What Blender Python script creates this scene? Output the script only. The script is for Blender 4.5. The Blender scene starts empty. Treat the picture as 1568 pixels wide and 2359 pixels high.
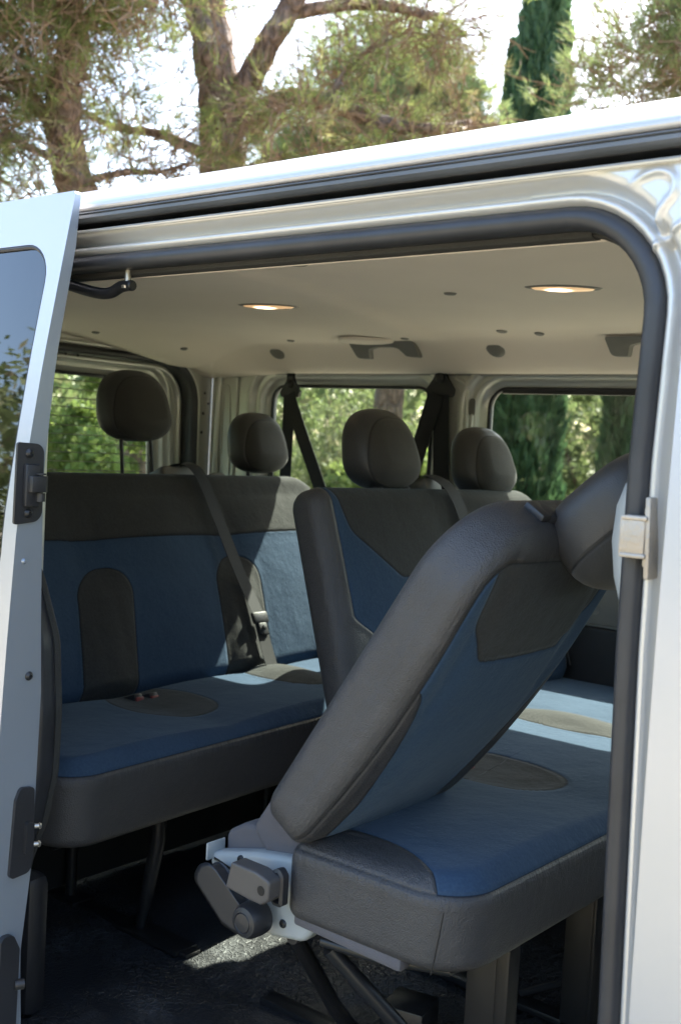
import bpy, bmesh, math, random
import numpy as np
from mathutils import Vector, Matrix
R = math.radians
sc = bpy.context.scene
# ---------------------------------------------------------------- camera, sky, sun, exposure
cam_d = bpy.data.cameras.new("camera")
cam = bpy.data.objects.new("camera", cam_d)
sc.collection.objects.link(cam)
sc.camera = cam
F_PX, CX, CY = 2568.0, 784.0, 1180.0
def _dir(u, v):
    return Vector(((u - CX) / F_PX, -(v - CY) / F_PX, -1)).normalized()
_X = -_dir(-2390, 855)
_Y = _dir(2866, 1140)
_Y = (_Y - _X * _X.dot(_Y)).normalized()
_Z = _X.cross(_Y)
M3 = Matrix((_X, _Y, _Z))                      # camera axes -> world axes
CAM = Vector((0.0, -1.12, 1.05))               # eye beside the front door, about 1.6 m above the ground
cam.matrix_world = Matrix.Translation(CAM) @ M3.to_4x4()
cam_d.sensor_fit = 'VERTICAL'
cam_d.sensor_height = 36
cam_d.sensor_width = 24
cam_d.lens = F_PX / 2359.0 * 36
cam_d.clip_start = 0.02
cam_d.clip_end = 500
cam_d.dof.use_dof = True
cam_d.dof.focus_distance = 1.75
cam_d.dof.aperture_fstop = 7.0

SUN = Vector((-0.04, 0.705, 0.70)).normalized()  # towards the sun
world = bpy.data.worlds.new("World")
sc.world = world
world.use_nodes = True
wn = world.node_tree
sky = wn.nodes.new('ShaderNodeTexSky')
sky.sky_type = 'NISHITA'
sky.sun_disc = False
sky.sun_elevation = math.asin(SUN.z)
sky.sun_rotation = math.atan2(SUN.x, SUN.y)
sky.dust_density = 2.5
wn.nodes['Background'].inputs['Strength'].default_value = 0.15
wn.links.new(sky.outputs[0], wn.nodes['Background'].inputs['Color'])
sun_d = bpy.data.lights.new("sun", 'SUN')
sun_d.energy = 5.0
sun_d.angle = R(0.53)
sun_d.color = (1.0, 0.95, 0.87)
sun = bpy.data.objects.new("sun", sun_d)
sun.rotation_euler = SUN.to_track_quat('Z', 'Y').to_euler()
sun.location = (0, 8, 12)
sc.collection.objects.link(sun)
sc.view_settings.view_transform = 'Standard'
sc.view_settings.look = 'None'
sc.view_settings.gamma = 1
sc.view_settings.exposure = 2.5
sc.cycles.use_denoising = True
sc.cycles.max_bounces = 12
sc.cycles.diffuse_bounces = 6
sc.cycles.transparent_max_bounces = 16
sc.cycles.sample_clamp_indirect = 6
random.seed(7)
rng = np.random.default_rng(7)
# ---------------------------------------------------------------- helpers: objects
def link(o): sc.collection.objects.link(o); return o
def tag(o, label=None, cat=None, group=None, kind=None):
    if label: o['label'] = label
    if cat: o['category'] = cat
    if group: o['group'] = group
    if kind: o['kind'] = kind
    return o
def empty(name, loc=(0, 0, 0), parent=None, rot=(0, 0, 0)):
    o = bpy.data.objects.new(name, None); link(o)
    o.empty_display_size = 0.1
    o.location = loc; o.rotation_euler = rot
    if parent: o.parent = parent
    return o
def mesh(name, V, Fc, mat, parent=None, smooth=True, loc=None, rot=None, fix=True, angle=None, midx=None):
    me = bpy.data.meshes.new(name)
    me.from_pydata([tuple(v) for v in V], [], [tuple(f) for f in Fc])
    mats = mat if isinstance(mat, (list, tuple)) else [mat]
    for m in mats: me.materials.append(m)
    if midx is not None:
        me.polygons.foreach_set('material_index', midx)
    if fix:
        bm = bmesh.new(); bm.from_mesh(me)
        bmesh.ops.recalc_face_normals(bm, faces=bm.faces)
        bm.to_mesh(me); bm.free()
    me.polygons.foreach_set('use_smooth', [smooth] * len(me.polygons))
    if angle is not None:
        me.set_sharp_from_angle(angle=R(angle))
    me.update()
    o = bpy.data.objects.new(name, me); link(o)
    if parent: o.parent = parent
    if loc: o.location = loc
    if rot: o.rotation_euler = rot
    return o
class MB:
    """collects pieces of ONE object"""
    def __init__(s): s.V = []; s.F = []
    def add(s, V, Fc):
        n = len(s.V); s.V += [tuple(v) for v in V]; s.F += [tuple(i + n for i in f) for f in Fc]; return s
    def box(s, lo, hi, bev=0.0, rot=None, piv=None, seg=2):
        bm = bmesh.new()
        bmesh.ops.create_cube(bm, size=1)
        for v in bm.verts:
            v.co = Vector([(lo[i] + hi[i]) / 2 + v.co[i] * (hi[i] - lo[i]) for i in range(3)])
        if bev:
            bmesh.ops.bevel(bm, geom=list(bm.edges) , offset=bev, segments=seg, profile=0.5, affect='EDGES')
        if rot:
            mtx = Matrix.Rotation(rot[1], 3, rot[0]); p = Vector(piv or [(lo[i] + hi[i]) / 2 for i in range(3)])
            for v in bm.verts: v.co = mtx @ (v.co - p) + p
        bm.verts.index_update()
        s.add([v.co[:] for v in bm.verts], [[v.index for v in f.verts] for f in bm.faces]); bm.free(); return s
    def tube(s, pts, r, n=12, caps=True, flat=None):
        pts = [Vector(p) for p in pts]; rr = r if isinstance(r, (list, tuple)) else [r] * len(pts)
        V = []; Fc = []
        t0 = (pts[1] - pts[0]).normalized()
        up = Vector((0, 0, 1)) if abs(t0.z) < .9 else Vector((1, 0, 0))
        nrm = (up - t0 * up.dot(t0)).normalized()
        for i, p in enumerate(pts):
            a = pts[max(i - 1, 0)]; b = pts[min(i + 1, len(pts) - 1)]
            t = (b - a).normalized(); nrm = (nrm - t * nrm.dot(t)).normalized(); bn = t.cross(nrm)
            for k in range(n):
                an = 2 * math.pi * k / n
                V.append(p + (nrm * math.cos(an) + bn * math.sin(an)) * rr[i])
        for i in range(len(pts) - 1):
            for k in range(n):
                Fc.append((i * n + k, i * n + (k + 1) % n, (i + 1) * n + (k + 1) % n, (i + 1) * n + k))
        if caps:
            Fc.append(tuple(range(n - 1, -1, -1))); Fc.append(tuple((len(pts) - 1) * n + k for k in range(n)))
        return s.add(V, Fc)
    def lathe(s, prof, c, axis, n=28):
        """prof: (radius, height) along axis from centre c"""
        ax = Vector(axis).normalized(); up = Vector((0, 0, 1)) if abs(ax.z) < .9 else Vector((1, 0, 0))
        e1 = (up - ax * up.dot(ax)).normalized(); e2 = ax.cross(e1); c = Vector(c); V = []; Fc = []
        for (r, h) in prof:
            for k in range(n):
                an = 2 * math.pi * k / n
                V.append(c + ax * h + (e1 * math.cos(an) + e2 * math.sin(an)) * max(r, 1e-5))
        for i in range(len(prof) - 1):
            for k in range(n):
                Fc.append((i * n + k, i * n + (k + 1) % n, (i + 1) * n + (k + 1) % n, (i + 1) * n + k))
        return s.add(V, Fc)
    def build(s, name, mat, parent=None, smooth=True, angle=35, **k):
        return mesh(name, s.V, s.F, mat, parent, smooth, angle=angle, **k)
def smooth_path(pts, n=8, closed=False):
    P = [Vector(p) for p in pts]; out = []; N = len(P)
    rng_ = range(N if closed else N - 1)
    for i in rng_:
        if closed: p0, p1, p2, p3 = P[(i - 1) % N], P[i], P[(i + 1) % N], P[(i + 2) % N]
        else: p0, p1, p2, p3 = P[max(i - 1, 0)], P[i], P[i + 1], P[min(i + 2, N - 1)]
        for k in range(n):
            t = k / n
            out.append(0.5 * ((2 * p1) + (p2 - p0) * t + (2 * p0 - 5 * p1 + 4 * p2 - p3) * t * t + (3 * p1 - p0 - 3 * p2 + p3) * t ** 3))
    if not closed: out.append(P[-1])
    return out
def rpoly(pts, rad, n=8):
    """closed polygon with rounded corners; rad: number or one radius per corner"""
    N = len(pts); rr = rad if isinstance(rad, (list, tuple)) else [rad] * N; out = []
    for i in range(N):
        p = Vector(pts[i]); a = Vector(pts[i - 1]) - p; b = Vector(pts[(i + 1) % N]) - p
        la, lb = a.length, b.length; a.normalize(); b.normalize()
        ang = math.acos(max(-1, min(1, a.dot(b))))
        if rr[i] < 1e-4 or ang > 3.1: out.append(p); continue
        d = min(rr[i] / math.tan(ang / 2), la * .49, lb * .49); r = d * math.tan(ang / 2)
        c = p + (a + b).normalized() * (r / math.sin(ang / 2))
        s0 = p + a * d - c; s1 = p + b * d - c
        a0 = math.atan2(s0.y, s0.x); a1 = math.atan2(s1.y, s1.x); da = (a1 - a0 + math.pi) % (2 * math.pi) - math.pi
        for k in range(n + 1):
            an = a0 + da * k / n; out.append(c + Vector((math.cos(an), math.sin(an))) * r)
    return out
def rrect(x0, x1, z0, z1, r, n=8): return rpoly([(x0, z0), (x1, z0), (x1, z1), (x0, z1)], r, n)
def resample(pts, step):
    P = [Vector(p) for p in pts]; out = []
    for i in range(len(P)):
        a, b = P[i], P[(i + 1) % len(P)]; L = (b - a).length
        if L < 1e-7: continue
        k = max(1, int(round(L / step)))
        for j in range(k): out.append(a.lerp(b, j / k))
    return out
def normals2(P, closed=True):
    N = len(P); out = []
    for i in range(N):
        if closed: a, b = P[i - 1], P[(i + 1) % N]
        else: a, b = P[max(i - 1, 0)], P[min(i + 1, N - 1)]
        t = (b - a); t = t.normalized() if t.length > 1e-9 else Vector((1, 0)); out.append(Vector((t.y, -t.x)))   # outward of a CCW loop
    return out
def sweep2(path, prof, fn, closed=True, mb=None):
    """path in 2D (CCW, outward = right of travel), prof [(outward offset, depth)], fn(a, b, depth) -> xyz"""
    P = [Vector(p) for p in path]; Nn = normals2(P, closed); V = []; Fc = []; m = len(prof)
    for p, nn in zip(P, Nn):
        for (o, d) in prof:
            q = p + nn * o; V.append(fn(q.x, q.y, d))
    N = len(P)
    for i in range(N if closed else N - 1):
        j = (i + 1) % N
        for k in range(m - 1): Fc.append((i * m + k, j * m + k, j * m + k + 1, i * m + k + 1))
    if mb is not None: mb.add(V, Fc); return mb
    return V, Fc
def pillow(outline, T, rf, rb=None, disp=None, step=0.014, rings=18, fn=None, backdisp=None):
    """padded slab. outline CCW in (a, b); thickness 0..T; rf / rb = rounding of the front / back rim"""
    rb = rf if rb is None else rb
    P = resample(outline, step); Nn = normals2(P); N = len(P)
    c = sum(P, Vector((0, 0))) / N
    V = []; Fc = []; rows = []
    def row(pts, ts):
        i0 = len(V)
        for p, t in zip(pts, ts): V.append(fn(p.x, p.y, t))
        rows.append(i0)
    K = 7
    inb = [p - n_ * rb for p, n_ in zip(P, Nn)]
    for k in range(6):                                   # back face fill
        s = (k + .35) / 6
        pts = [c.lerp(p, s) for p in inb]; row(pts, [backdisp(p.x, p.y) if backdisp else 0.0 for p in pts])
    for k in range(K):
        a = math.pi / 2 * k / K
        row([p - n_ * (rb * (1 - math.sin(a))) for p, n_ in zip(P, Nn)], [rb * (1 - math.cos(a))] * N)
    nm = max(2, int((T - rf - rb) / 0.02))
    for k in range(nm): row(P, [rb + (T - rf - rb) * k / nm] * N)
    for k in range(K + 1):
        a = math.pi / 2 * k / K
        pts = [p - n_ * (rf * (1 - math.cos(a))) for p, n_ in zip(P, Nn)]
        w = k / K
        row(pts, [T - rf * (1 - math.sin(a)) + (disp(p.x, p.y) * w * w if disp else 0) for p in pts])
    inf = [p - n_ * rf for p, n_ in zip(P, Nn)]
    for k in range(1, rings + 1):
        s = 1 - k / (rings + .4)
        pts = [c.lerp(p, s) for p in inf]
        row(pts, [T + (disp(p.x, p.y) if disp else 0) for p in pts])
    for r0, r1 in zip(rows[:-1], rows[1:]):
        for i in range(N):
            j = (i + 1) % N; Fc.append((r0 + i, r0 + j, r1 + j, r1 + i))
    Fc.append(tuple(rows[0] + i for i in range(N - 1, -1, -1)))
    Fc.append(tuple(rows[-1] + i for i in range(N)))
    return V, Fc
def plate(name, loops, c0, c1, fn, mat, parent, bevel=0.0, smooth=True):
    """flat sheet with holes: loops of 2D points, first the outside; depth c0..c1 mapped by fn(a, b, c)"""
    cu = bpy.data.curves.new("t", 'CURVE'); cu.dimensions = '2D'; cu.fill_mode = 'BOTH'
    cu.extrude = abs(c1 - c0) / 2 - bevel; cu.bevel_depth = bevel; cu.bevel_resolution = 2
    for lp in loops:
        sp = cu.splines.new('POLY'); sp.points.add(len(lp) - 1)
        for i, p in enumerate(lp): sp.points[i].co = (p[0], p[1], 0, 1)
        sp.use_cyclic_u = True
    o = bpy.data.objects.new("t", cu); sc.collection.objects.link(o)
    dg = bpy.context.evaluated_depsgraph_get(); dg.update()
    me = bpy.data.meshes.new_from_object(o.evaluated_get(dg))
    V = [fn(v.co.x, v.co.y, (c0 + c1) / 2 + v.co.z) for v in me.vertices]; Fc = [tuple(p.vertices) for p in me.polygons]
    bpy.data.objects.remove(o); bpy.data.curves.remove(cu); bpy.data.meshes.remove(me)
    bm = bmesh.new(); vs = [bm.verts.new(v) for v in V]
    for f in Fc:
        try: bm.faces.new([vs[i] for i in f])
        except ValueError: pass
    bmesh.ops.remove_doubles(bm, verts=bm.verts, dist=1e-5); bm.verts.index_update()
    V = [v.co[:] for v in bm.verts]; Fc = [[v.index for v in f.verts] for f in bm.faces]; bm.free()
    return mesh(name, V, Fc, mat, parent, smooth, angle=30)
# ---------------------------------------------------------------- helpers: shader expressions
class E:
    def __init__(s, mt, sock): s.m = mt; s.s = sock
    def _op(s, op, *o, clamp=False):
        n = s.m.t.nodes.new('ShaderNodeMath'); n.operation = op; n.use_clamp = clamp
        for i, a in enumerate((s,) + o):
            if isinstance(a, E): s.m.t.links.new(a.s, n.inputs[i])
            else: n.inputs[i].default_value = float(a)
        return E(s.m, n.outputs[0])
    def __add__(s, o): return s._op('ADD', o)
    __radd__ = __add__
    def __mul__(s, o): return s._op('MULTIPLY', o)
    __rmul__ = __mul__
    def __sub__(s, o): return s._op('SUBTRACT', o)
    def __rsub__(s, o): return (s * -1) + o
    def __truediv__(s, o): return s._op('DIVIDE', o)
    def __neg__(s): return s * -1
    def abs(s): return s._op('ABSOLUTE')
    def max(s, o): return s._op('MAXIMUM', o)
    def min(s, o): return s._op('MINIMUM', o)
    def smax(s, o, k): return s._op('SMOOTH_MAX', o, k)
    def smin(s, o, k): return s._op('SMOOTH_MIN', o, k)
    def sqrt(s): return s._op('SQRT')
    def pow(s, o): return s._op('POWER', o)
    def gt(s, o): return s._op('GREATER_THAN', o)
    def clamp(s): return s._op('ADD', 0.0, clamp=True)
    def step(s, a, b):                                   # 0 at a, 1 at b, smooth
        n = s.m.t.nodes.new('ShaderNodeMapRange'); n.interpolation_type = 'SMOOTHSTEP'
        s.m.t.links.new(s.s, n.inputs[0]); n.inputs[1].default_value = a; n.inputs[2].default_value = b
        return E(s.m, n.outputs[0])
class Mt:
    def __init__(s, name, base=(.5, .5, .5), rough=.5, metal=0.0, **kw):
        s.mat = bpy.data.materials.new(name); s.mat.use_nodes = True; s.t = s.mat.node_tree
        s.b = s.t.nodes['Principled BSDF']; s.out = s.t.nodes['Material Output']
        s.set('Base Color', base); s.set('Roughness', rough); s.set('Metallic', metal)
        for k, v in kw.items(): s.set(k.replace('_', ' '), v)
        s._tc = None
    def set(s, name, v):
        i = s.b.inputs[name]
        if isinstance(v, E): s.t.links.new(v.s, i)
        elif isinstance(v, bpy.types.NodeSocket): s.t.links.new(v, i)
        elif isinstance(v, (tuple, list)): i.default_value = (v[0], v[1], v[2], 1) if len(v) == 3 else v
        else: i.default_value = v
    @property
    def tc(s):
        if s._tc is None: s._tc = s.t.nodes.new('ShaderNodeTexCoord')
        return s._tc
    def xyz(s):
        n = s.t.nodes.new('ShaderNodeSeparateXYZ'); s.t.links.new(s.tc.outputs['Object'], n.inputs[0])
        return [E(s, n.outputs[i]) for i in range(3)]
    def mapped(s, scale):
        n = s.t.nodes.new('ShaderNodeMapping'); s.t.links.new(s.tc.outputs['Object'], n.inputs[0])
        n.inputs['Scale'].default_value = scale if isinstance(scale, (tuple, list)) else (scale,) * 3
        return n.outputs[0]
    def noise(s, scale, detail=3, rough=.55, sc3=None, out=0):
        n = s.t.nodes.new('ShaderNodeTexNoise'); s.t.links.new(s.mapped(sc3 or 1.0), n.inputs['Vector'])
        n.inputs['Scale'].default_value = scale; n.inputs['Detail'].default_value = detail; n.inputs['Roughness'].default_value = rough
        return E(s, n.outputs[out])
    def voro(s, scale, feature='F1', sc3=None):
        n = s.t.nodes.new('ShaderNodeTexVoronoi'); n.feature = feature; s.t.links.new(s.mapped(sc3 or 1.0), n.inputs['Vector'])
        n.inputs['Scale'].default_value = scale
        return E(s, n.outputs['Distance'])
    def mix(s, f, a, b):
        n = s.t.nodes.new('ShaderNodeMix'); n.data_type = 'RGBA'
        for sock, v in ((n.inputs['Factor'], f), (n.inputs[6], a), (n.inputs[7], b)):
            if isinstance(v, E): s.t.links.new(v.s, sock)
            elif isinstance(v, bpy.types.NodeSocket): s.t.links.new(v, sock)
            elif isinstance(v, (tuple, list)): sock.default_value = (v[0], v[1], v[2], 1)
            else: sock.default_value = v
        return n.outputs[2]
    def fmix(s, f, a, b): return a + (f * (b - a)) if isinstance(a, E) or isinstance(b, E) else f * (b - a) + a
    def bump(s, h, dist=.001, strength=1.0):
        n = s.t.nodes.new('ShaderNodeBump'); n.inputs['Distance'].default_value = dist; n.inputs['Strength'].default_value = strength
        s.t.links.new(h.s, n.inputs['Height']); s.t.links.new(n.outputs[0], s.b.inputs['Normal'])
# ---------------------------------------------------------------- materials
def simple(name, base, rough, metal=0.0, nscale=None, bdist=.0005, var=.12, **kw):
    m = Mt(name, base, rough, metal, **kw)
    if nscale:
        n = m.noise(nscale, 4); m.bump(n, bdist, .6)
        n2 = m.noise(6, 4)
        m.set('Base Color', m.mix(n2.step(.3, .7), tuple(c * (1 - var) for c in base), tuple(c * (1 + var) for c in base)))
    return m.mat
def paint_mat(name, base, rough, metal=.45, dust=.25):
    m = Mt(name, base, rough, metal)
    m.set('Coat Weight', .5); m.set('Coat Roughness', .12)
    d = (m.noise(3.5, 6, .7).step(.42, .75)) * (m.noise(60, 3).step(.35, .7)) * .4
    m.set('Base Color', m.mix(d * dust, base, (.42, .38, .31)))
    if dust > .05: m.set('Roughness', m.fmix(d, rough, rough + .15))
    m.bump(m.noise(5, 1), .004, .06)
    return m.mat
PAINT = paint_mat("silver_paint", (.53, .525, .545), .36, .45, .12)
JAMB = paint_mat("door_frame_paint", (.60, .60, .59), .33, .42, .0)
INPAINT = paint_mat("inner_body_paint", (.62, .62, .57), .33, .45, .3)
EDGE = paint_mat("door_edge_shade", (.31, .345, .385), .38, .5, .3)  # same body paint, with the shade on the leading edge put into its colour
RUBBER = simple("black_rubber", (.032, .033, .037), .42, 0, 55, .0006, .25)
FOAM = simple("rough_black_foam", (.035, .035, .033), .9, 0, 420, .003)
BLACK = simple("black_gloss_channel", (.045, .045, .047), .3, 0, 15, .0008, .3)
STRIP = simple("grey_rubber_strip", (.11, .12, .135), .38, 0, 70, .0005, .15)
PLASTIC_B = simple("black_plastic", (.022, .022, .024), .42, 0, 900, .0003, .15)
PLASTIC_G = simple("grey_plastic", (.17, .165, .15), .55, 0, 700, .0003, .08)
PLASTIC_W = simple("pale_plastic", (.33, .35, .345), .38, 0, 300, .0002, .05)
STEEL = simple("bare_steel", (.55, .52, .47), .38, .9, 120, .0006, .2)
BLACKSTEEL = simple("black_painted_steel", (.02, .02, .021), .35, .2, 90, .0004, .3)
DARKSTEEL = simple("grey_painted_steel", (.032, .030, .029), .45, .3, 90, .0004, .15)
FELT = simple("grey_felt", (.105, .10, .107), .95, 0, 900, .0015, .12)
WEB = simple("belt_webbing", (.011, .012, .014), .75, 0, 500, .0004, .2)
RED = simple("red_plastic", (.17, .03, .03), .4)
WHITE = simple("white_print", (.5, .5, .5), .5)
CAST = simple("cast_metal", (.42, .37, .31), .5, .55, 160, .002, .35)
def headliner_mat():
    m = Mt("headliner_fabric", (.6, .55, .47), .95); m.set('Sheen Weight', .15)
    n = m.noise(2.2, 3); m.set('Base Color', m.mix(n.step(.3, .7), (.75, .67, .58), (.80, .715, .62)))
    m.bump(m.noise(700, 3) + m.noise(14, 3) * 1.2, .0012, .5); return m.mat
HEAD = headliner_mat()
def glass_mat(name, tint, refl=1.0, lines=False, dirt=.06):
    m = Mt(name, (0, 0, 0)); t = m.t
    tr = t.nodes.new('ShaderNodeBsdfTransparent'); gl = t.nodes.new('ShaderNodeBsdfGlossy'); mx = t.nodes.new('ShaderNodeMixShader')
    gl.inputs['Roughness'].default_value = .01
    fr = t.nodes.new('ShaderNodeLayerWeight'); fr.inputs[0].default_value = .5
    f = ((E(m, fr.outputs['Facing']).pow(5) * .96 + .04) * refl).clamp(); t.links.new(f.s, mx.inputs[0])
    df = t.nodes.new('ShaderNodeBsdfDiffuse'); df.inputs[0].default_value = (.3, .28, .25, 1)
    mx2 = t.nodes.new('ShaderNodeMixShader')
    d = (m.noise(5, 6, .7).step(.45, .8)) * dirt
    if lines:
        x, y, z = m.xyz()
        fz = (z * (1 / .0285))._op('FRACT'); ln = (fz - .5).abs()._op('LESS_THAN', .05)
        d = d.max(ln * .75)
    t.links.new(d.s, mx2.inputs[0]); tr.inputs[0].default_value = (*tint, 1)
    t.links.new(tr.outputs[0], mx2.inputs[1]); t.links.new(df.outputs[0], mx2.inputs[2])
    t.links.new(mx2.outputs[0], mx.inputs[1]); t.links.new(gl.outputs[0], mx.inputs[2]); t.links.new(mx.outputs[0], m.out.inputs[0])
    return m.mat
GLASS = glass_mat("side_glass", (.84, .88, .83), .9, dirt=.16)
GLASS_R = glass_mat("rear_glass", (.78, .84, .78), .8, True, .12)
GLASS_D = glass_mat("privacy_glass", (.05, .055, .06), 2.8, dirt=.02)
def floor_mat():
    m = Mt("rubber_floor_mat", (.02, .02, .022), .55)
    e = m.voro(75, 'DISTANCE_TO_EDGE'); cells = e.step(.0, .12)
    mask = m.noise(2.3, 2).step(.46, .54)
    rib = m.voro(160, 'F1')
    dust = m.noise(7, 5, .7).step(.45, .72) * m.noise(90, 3).step(.3, .65)
    rim = (1 - cells) * mask
    m.set('Base Color', m.mix((dust * .55 + rim * dust * 1.3).clamp(), (.022, .023, .026), (.095, .10, .105)))
    m.set('Roughness', m.fmix(dust, .45, .85))
    m.bump((1 - cells) * mask + rib * .3 + m.noise(300, 2) * .3, .003, .8); return m.mat
FLOORM = floor_mat()
def lamp_mat():
    m = Mt("lit_lamp_lens", (.9, .8, .6), .3)
    x, y, z = m.xyz(); r2 = (((x + .008) * (x + .008)) * 900 + (y * y) * 1300)
    g = (1 - r2).clamp()
    m.set('Emission Color', m.mix(g, (1.0, .55, .25), (1.0, .82, .55))); m.set('Emission Strength', g.pow(2) * 2.6 + .10); return m.mat
LAMP = lamp_mat()
# ---------------------------------------------------------------- the van body
van = empty("van", (-1.0, 0.8, -0.55))
tag(van, "silver passenger van with its side door slid open showing the cabin", "van")
vp = empty("_", (0, 0, 0)); bpy.data.objects.remove(vp)
def vpart(o):
    o.parent = van; o.location = Vector(o.location) - Vector(van.location); return o
def vmesh(mb, name, mat, angle=35, smooth=True):
    return vpart(mb.build(name, mat, None, smooth, angle))
def tum(z): return .005 * max(0, z - .7) ** 2 / .36
def nf(a, b, d): return (a, d + tum(b), b)
def plate3(name, loops, c0, c1, fn, mat, bevel=0.0, cuts=(), axis=1, parent=None, sub=True):
    """plate with extra cuts so that a curved mapping bends it"""
    cu = bpy.data.curves.new("t", 'CURVE'); cu.dimensions = '2D'; cu.fill_mode = 'BOTH'
    cu.extrude = 0.5; 
    for lp in loops:
        sp = cu.splines.new('POLY'); sp.points.add(len(lp) - 1)
        for i, p in enumerate(lp): sp.points[i].co = (p[0], p[1], 0, 1)
        sp.use_cyclic_u = True
    o = bpy.data.objects.new("t", cu); sc.collection.objects.link(o)
    dg = bpy.context.evaluated_depsgraph_get(); dg.update()
    me = bpy.data.meshes.new_from_object(o.evaluated_get(dg))
    bpy.data.objects.remove(o); bpy.data.curves.remove(cu)
    bm = bmesh.new(); bm.from_mesh(me); bpy.data.meshes.remove(me)
    bmesh.ops.remove_doubles(bm, verts=bm.verts, dist=1e-5)
    for c in cuts:
        co = [0, 0, 0]; co[axis] = c; no = [0, 0, 0]; no[axis] = 1
        bmesh.ops.bisect_plane(bm, geom=list(bm.verts) + list(bm.edges) + list(bm.faces), plane_co=co, plane_no=no, dist=1e-6)
    bm.verts.index_update()
    V = [fn(v.co.x, v.co.y, c0 if v.co.z < 0 else c1) for v in bm.verts]; Fc = [[v.index for v in f.verts] for f in bm.faces]; bm.free()
    o = mesh(name, V, Fc, mat, None, True, angle=30)
    if bevel:
        b = o.modifiers.new("bevel", 'BEVEL'); b.width = bevel; b.segments = 3; b.limit_method = 'ANGLE'; b.angle_limit = R(50)
    return o
def frange(a, b, s):
    out = []
    while a < b: out.append(a); a += s
    return out
# opening outline in (x, z), counter-clockwise, at the door seal
open_pts = rpoly([(-1.605, -.05), (-.488, -.05), (-.492, .45), (-.501, .85), (-.502, 1.05), (-.494, 1.312), (-1.70, 1.312), (-1.69, .95), (-1.575, .795), (-1.528, .70),
                  (-1.516, .58), (-1.518, .48), (-1.538, .40), (-1.578, .314), (-1.605, .2)], [.05, .05, .5, .5, .5, .105, .08, .2, .1, .1, .2, .1, .1, .1, .1], 10)
open_pts = resample(open_pts, .03)
# pressed frame round the opening
mb = MB()
frame_prof = [(.004, .012), (.012, .002), (.0165, -.006), (.0195, -.011), (.0225, -.0125), (.0255, -.011), (.0275, -.006), (.029, .002), (.031, .007), (.035, .006), (.0385, -.002), (.0415, -.011), (.0445, -.0165), (.048, -.0185), (.052, -.0195)]
sweep2(open_pts, frame_prof, nf, True, mb)
vmesh(mb, "door_opening_frame", JAMB, 60)
# rubber seal
mb = MB(); pr = []
for k in range(15):
    a = math.pi * (1.15 - 1.3 * k / 14)
    pr.append((.0025 + .0130 * math.cos(a), .0 - .0150 * math.sin(a)))
pr = [(-.002, .040), (-.0100, .026)] + pr + [(.013, .012)]
sweep2(open_pts, pr, nf, True, mb)
vmesh(mb, "door_seal", RUBBER, 60)
mb = MB(); sweep2(open_pts, [(-.009, .020), (-.0125, .020), (-.0135, .026), (-.012, .032), (-.006, .034)], nf, True, mb)
vmesh(mb, "foam_strip", FOAM, 60)
# outer body side by the front pillar, behind the front door
arc = [p + n * .05 for p, n in zip(open_pts, normals2(open_pts))]
corner = [p for p in arc if p.x > -.66 and p.z > 1.0] if False else [p for p in arc if p.x > -.66 and p.y > .02]
ctop = sorted([p for p in corner if p.y > 1.15], key=lambda p: math.atan2(p.y - 1.15, p.x + .66), reverse=True)
lp = [(p.x, p.y) for p in ctop] + [(-.452, 1.0), (-.446, .5), (-.44, -.45), (1.3, -.45), (1.3, 1.3615), (ctop[0].x, 1.3615)]
def skin(z):    # outer skin depth by height
    return -.048 + (.028 * ((z - .75) / .6) ** 2 if z > .75 else .012 * ((.75 - z) / .8) ** 2)
vpart(plate3("front_pillar", [list(reversed(lp))], -.0195, .02, lambda a, b, c: (a, c + tum(b), b), JAMB, 0, frange(.7, 1.36, .05)))
# pressed pillar head: keyhole ridge and gutter joint worked into the sheet
key = smooth_path([(-0.5309, 1.3364, 0), (-0.5184, 1.3435, 0), (-0.5069, 1.3485, 0), (-0.4952, 1.3505, 0), (-0.4843, 1.3475, 0), (-0.4776, 1.3397, 0), (-0.4776, 1.3274, 0), (-0.4852, 1.3172, 0), (-0.4919, 1.3079, 0), (-0.4935, 1.2975, 0), (-0.4907, 1.2871, 0), (-0.4837, 1.2732, 0)], 8)
gut = smooth_path([(-.502, 1.271, 0), (-.495, 1.277, 0), (-.486, 1.2815, 0), (-.475, 1.2885, 0), (-.465, 1.295, 0), (-.42, 1.314, 0), (-.36, 1.33, 0)], 6)
def seg_dist(P, poly):
    A = np.array([(p[0], p[1]) for p in poly[:-1]]); B = np.array([(p[0], p[1]) for p in poly[1:]]); best = np.full(len(P), 9.0); tt = np.zeros(len(P))
    for i, (a_, b_) in enumerate(zip(A, B)):
        d_ = b_ - a_; t_ = np.clip(((P - a_) @ d_) / max(1e-12, d_ @ d_), 0, 1); q_ = np.linalg.norm(P - (a_ + t_[:, None] * d_), axis=1)
        m_ = q_ < best; best[m_] = q_[m_]; tt[m_] = (i + t_[m_]) / len(A)
    return best, tt
gx = np.arange(-.66, -.399, .0016); gzz = np.arange(1.15, 1.3612, .0016); GX, GZ = np.meshgrid(gx, gzz, indexing='ij'); P = np.stack([GX.ravel(), GZ.ravel()], 1)
ring = [p for p in open_pts] + [open_pts[0]]
da, _ = seg_dist(P, ring)
inside = np.array([False] * len(P))
for a_, b_ in zip(ring[:-1], ring[1:]):
    c_ = ((a_.y > P[:, 1]) != (b_.y > P[:, 1])) & (P[:, 0] < (b_.x - a_.x) * (P[:, 1] - a_.y) / ((b_.y - a_.y) or 1e-12) + a_.x); inside ^= c_
da = np.where(inside, -da, da)
Yb = np.interp(da, [p[0] for p in frame_prof], [p[1] for p in frame_prof])
dk, tk = seg_dist(P, key); dg_, tg_ = seg_dist(P, gut)
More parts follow.
